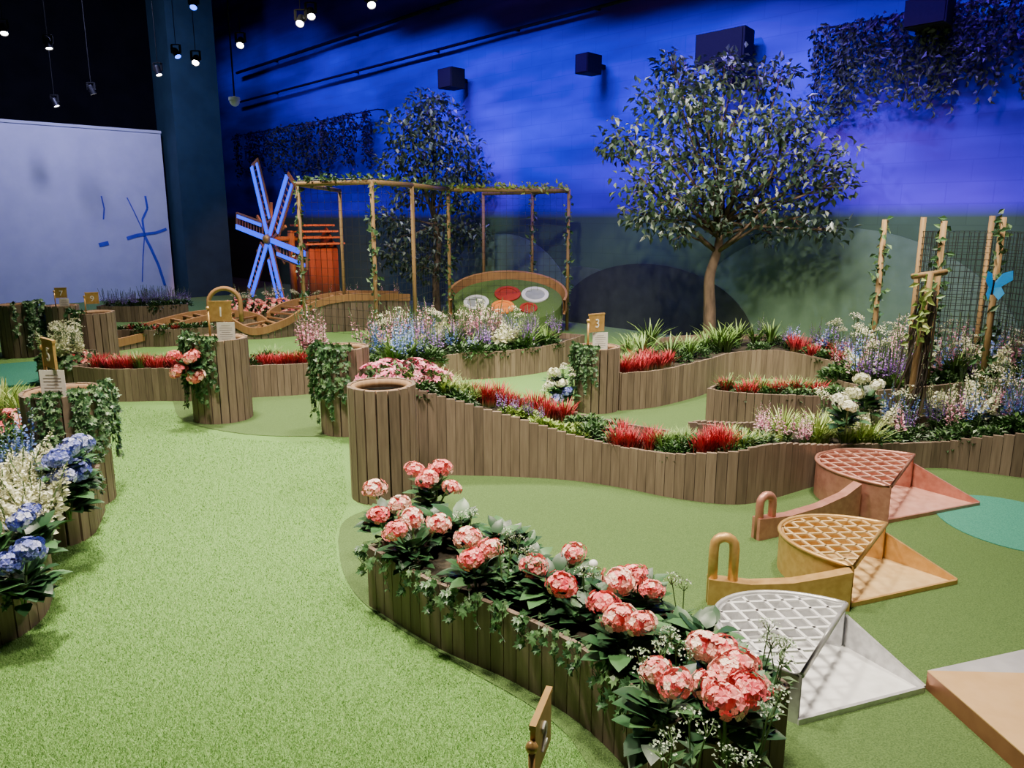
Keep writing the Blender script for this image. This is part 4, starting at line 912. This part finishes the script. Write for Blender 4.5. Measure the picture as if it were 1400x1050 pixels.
for x, y, r, mat, l in [(.0, .17, .23, 'discred', 'dark red'), (.48, .14, .24, 'discgrey', 'right white'), (-.54, -.10, .22, 'discgrey', 'left white'), (-.08, -.24, .2, 'discorange', 'orange'), (.36, -.27, .15, 'discred', 'small front red')]:
    t = MB(); x *= k8; y *= k8; r *= k8; t.ring(r*.72, r, 0, .02, 28); t.ring(0.001, r*.72, 0, .008, 28, 0, 1); p = Rm @ V(x, y, .004)
    o = t.build('target_ring', [mat, 'disccentre' if mat == 'discgrey' else mat], None, False, V(tc.x+p.x, tc.y+p.y, cz+p.z)); o.rotation_euler = (th, 0, 0); tag(o, l+' target ring on the tilted green mound', 'target ring')
# ------------------------------------------------------------------ ceiling fittings
def spotl(px, py, Y, face, label, lens='lens', s=.6):
    p = at(px, py, Y); t = empty('stage_spotlight', p)
    Rz = Vector(face).to_track_quat('Z', 'Y').to_matrix()
    mb = MB(); prof = [(.0, -.14), (.05, -.14), (.075, -.10), (.085, .12), (.078, .12), (.07, .09)]; n = 14; vs = []; fs = []
    for r, z in prof:
        for i in range(n): vs.append(Rz @ V(r*s*math.cos(2*PI*i/n), r*s*math.sin(2*PI*i/n), z*s))
    for j in range(len(prof)-1):
        for i in range(n): i2 = (i+1) % n; fs.append((j*n+i, j*n+i2, (j+1)*n+i2, (j+1)*n+i))
    mb.add(vs, fs); mb.build('housing', ['blackmetal'], t)
    mb = MB(); mb.add([Rz @ V(.072*s*math.cos(2*PI*i/n), .072*s*math.sin(2*PI*i/n), .1*s) for i in range(n)], [tuple(range(n))]); mb.build('lens', [lens], t)
    mb = MB(); mb.bar((-.1*s, 0, 0), (-.1*s, 0, .2*s), .012, .03); mb.bar((.1*s, 0, 0), (.1*s, 0, .2*s), .012, .03); mb.bar((-.1*s, 0, .2*s), (.1*s, 0, .2*s), .03, .012); mb.bar((-.1*s, 0, 0), (.1*s, 0, 0), .01, .01); mb.tube([(0, 0, .2*s), (0, 0, 7.5-p.z)], .005, 5); mb.build('yoke', ['black'], t)
    tag(t, label, 'spotlight')
for i, (px, py, Y, f_, l, ln) in enumerate([(5, 40, 11, (.3, -.5, -1), 'spotlight at the far left edge under the ceiling', 'lens'), (66, 60, 12, (.2, -.2, -1), 'dim spotlight second from left edge, above panel', 'lens'), (75, 140, 14, (.4, 0, -1), 'small low spotlight just above the white panel', 'lens'), (125, 123, 14, (.3, .2, -1), 'spotlight above the middle of white panel', 'lens'), (216, 97, 13, (.3, -.2, -1), 'spotlight left of the column top', 'lens'), (241, 73, 12, (.5, -.4, -.8), 'blue spotlight in front of the column', 'bluelens'), (268, 82, 11.5, (.1, -.7, -.7), 'bright spotlight right of the column', 'lens'), (265, 6, 11, (.1, -.6, -.7), 'blue spotlight at the top in front of column', 'bluelens'), (329, 58, 11, (.1, -.7, -.7), 'bright spotlight above the security camera', 'lens'), (411, 28, 10, (0, -.7, -.7), 'left of the paired spotlights at the top', 'lens'), (425, 18, 10.2, (.2, -.6, -.7), 'right of the paired spotlights at the top', 'lens'), (507, 2, 9.5, (.2, -.6, -.7), 'spotlight cut by the top edge of picture', 'lens')]):
    spotl(px, py, Y, f_, l, ln)
p = at(321, 143, 13); t = empty('security_camera', p); mb = MB(); mb.ring(0.001, .09, .06, .11, 20); mb.build('mount', ['whiteplastic'], t); mb = MB(); mb.tube([(0, 0, .11), (0, 0, 7.5-p.z)], .014, 6); mb.build('drop_rod', ['black'], t); mb = MB(); mb.ball((0, 0, .05), .08, 14, 9); mb.build('dome', ['whiteplastic'], t, True); tag(t, 'white dome security camera hanging beside the column', 'camera')
for px, z, wd, hh, l in [(1013, 3.62, .68, .38, 'large black loudspeaker on the wall above the big tree'), (826, 3.75, .24, .26, 'small black loudspeaker left of the big tree top'), (638, 3.95, .38, .32, 'black loudspeaker on the wall above the smaller tree'), (1290, 3.6, .4, .26, 'black loudspeaker above the upper right garland')]:
    p = wallpt(px, z, .32); t = empty('loudspeaker', p, angW); mb = MB(); mb.add([(-wd/2, -.16, -hh/2), (wd/2, -.16, -hh/2), (wd/2*.8, .16, -hh/2), (-wd/2*.8, .16, -hh/2), (-wd/2, -.16, hh/2), (wd/2, -.16, hh/2), (wd/2*.8, .16, hh/2), (-wd/2*.8, .16, hh/2)], [(3, 2, 1, 0), (4, 5, 6, 7), (0, 1, 5, 4), (1, 2, 6, 5), (2, 3, 7, 6), (3, 0, 4, 7)]); mb.build('cabinet', ['black'], t)
    mb = MB(); mb.box((0, -.168, 0), (wd*.92, .012, hh*.92)); mb.build('grille', ['black'], t); mb = MB(); mb.bar((0, .15, 0), (0, .318, 0), .06, .06); mb.build('bracket', ['black'], t); tag(t, l, 'loudspeaker')
# ------------------------------------------------------------------ lights
def look(o, tgt): d = Vector(tgt)-o.location; o.rotation_euler = d.to_track_quat('-Z', 'Y').to_euler()
WARM = (1, .885, .70)
def area(loc, tgt, e_, size, c=WARM, spread=100, sy=None):
    l = bpy.data.lights.new('area', 'AREA'); l.energy = e_; l.size = size; l.color = c; l.spread = math.radians(spread)
    if sy: l.shape = 'RECTANGLE'; l.size_y = sy
    o = bpy.data.objects.new('area_light', l); col.objects.link(o); o.location = loc; look(o, tgt)
def spot(loc, tgt, e_, ang, c=WARM, blend=.5, r=.08):
    l = bpy.data.lights.new('spot', 'SPOT'); l.energy = e_; l.spot_size = math.radians(ang); l.color = c; l.spot_blend = blend; l.shadow_soft_size = r
    o = bpy.data.objects.new('spot_light', l); col.objects.link(o); o.location = loc; look(o, tgt)
area((-1.6, 3.4, 4.8), (-1.3, 3.4, 0), 182, .5); area((-2.5, 6.2, 4.8), (-2.2, 5.8, 0), 165, .5)
area((.5, 2.0, 4.2), (.5, 2.6, 0), 92, .5); area((2.0, 4.2, 4.8), (1.6, 4.6, 0), 108, .5)
area((0.0, 6.4, 4.8), (0, 7.6, 0), 165, .5); area((2.4, 5.8, 4.6), (2.4, 7.6, .5), 145, .5)
area((-3.5, 9.0, 5.0), (-3.3, 9.8, 0), 155, .5)
spot((.6, 5.6, 4.6), (2.0, 9.0, 2.0), 480, 34); spot((-1.2, 8.6, 4.6), (-1.3, 12.8, 2.2), 460, 34)
spot((3.2, 3.6, 4.2), (3.2, 8.8, .9), 520, 46); spot((-.4, 6.6, 4.6), (1.4, 11.2, .9), 480, 40)
spot((.2, 7.4, 5.0), (2.3, 9.2, 3.0), 560, 50, (.48, .48, 1)); spot((-1.6, 10.0, 5.4), (-1.4, 13.2, 3.0), 560, 44, (.58, .6, 1))
BL = (.11, .0, 1.0)
for tt, z0, z1, ee in [(13.4, 7.1, 4.4, 9), (10.6, 6.7, 3.9, 16), (8.0, 6.2, 3.5, 36), (5.4, 5.8, 3.1, 50), (2.8, 5.4, 2.8, 58), (.2, 5.1, 2.6, 54), (-2.4, 4.9, 2.5, 46), (-5.0, 4.7, 2.5, 30)]:
    b_ = W0+u*tt+nn*1.7; q_ = W0+u*tt; area(V(b_.x, b_.y, z0), V(q_.x, q_.y, z1), ee, 2.7, BL, 66, .12)
area(atx(120, 12.5, 5.6), atx(100, 15.1, 1.8), 165, .5, (.50, .51, 1), 150)
spot(at(470, 230, 12.0), hub+V(.6, .6, .1), 420, 50, (1, .36, .14))
spot(at(330, 150, 11.0)+V(0, 0, 1.2), hub, 60, 30, (1, .75, .6))
wd = bpy.data.worlds.new('world'); bpy.context.scene.world = wd; wd.use_nodes = True; wd.node_tree.nodes['Background'].inputs[0].default_value = (.5, .5, .55, 1); wd.node_tree.nodes['Background'].inputs[1].default_value = .05
# ------------------------------------------------------------------ camera
cam = bpy.data.cameras.new('camera'); co = bpy.data.objects.new('camera', cam); col.objects.link(co); co.location = (0, 0, H); co.rotation_euler = (PI/2-P, 0, 0)
cam.sensor_fit = 'HORIZONTAL'; cam.sensor_width = 36; cam.lens = 36*F/1400; cam.clip_start = .05; bpy.context.scene.camera = co
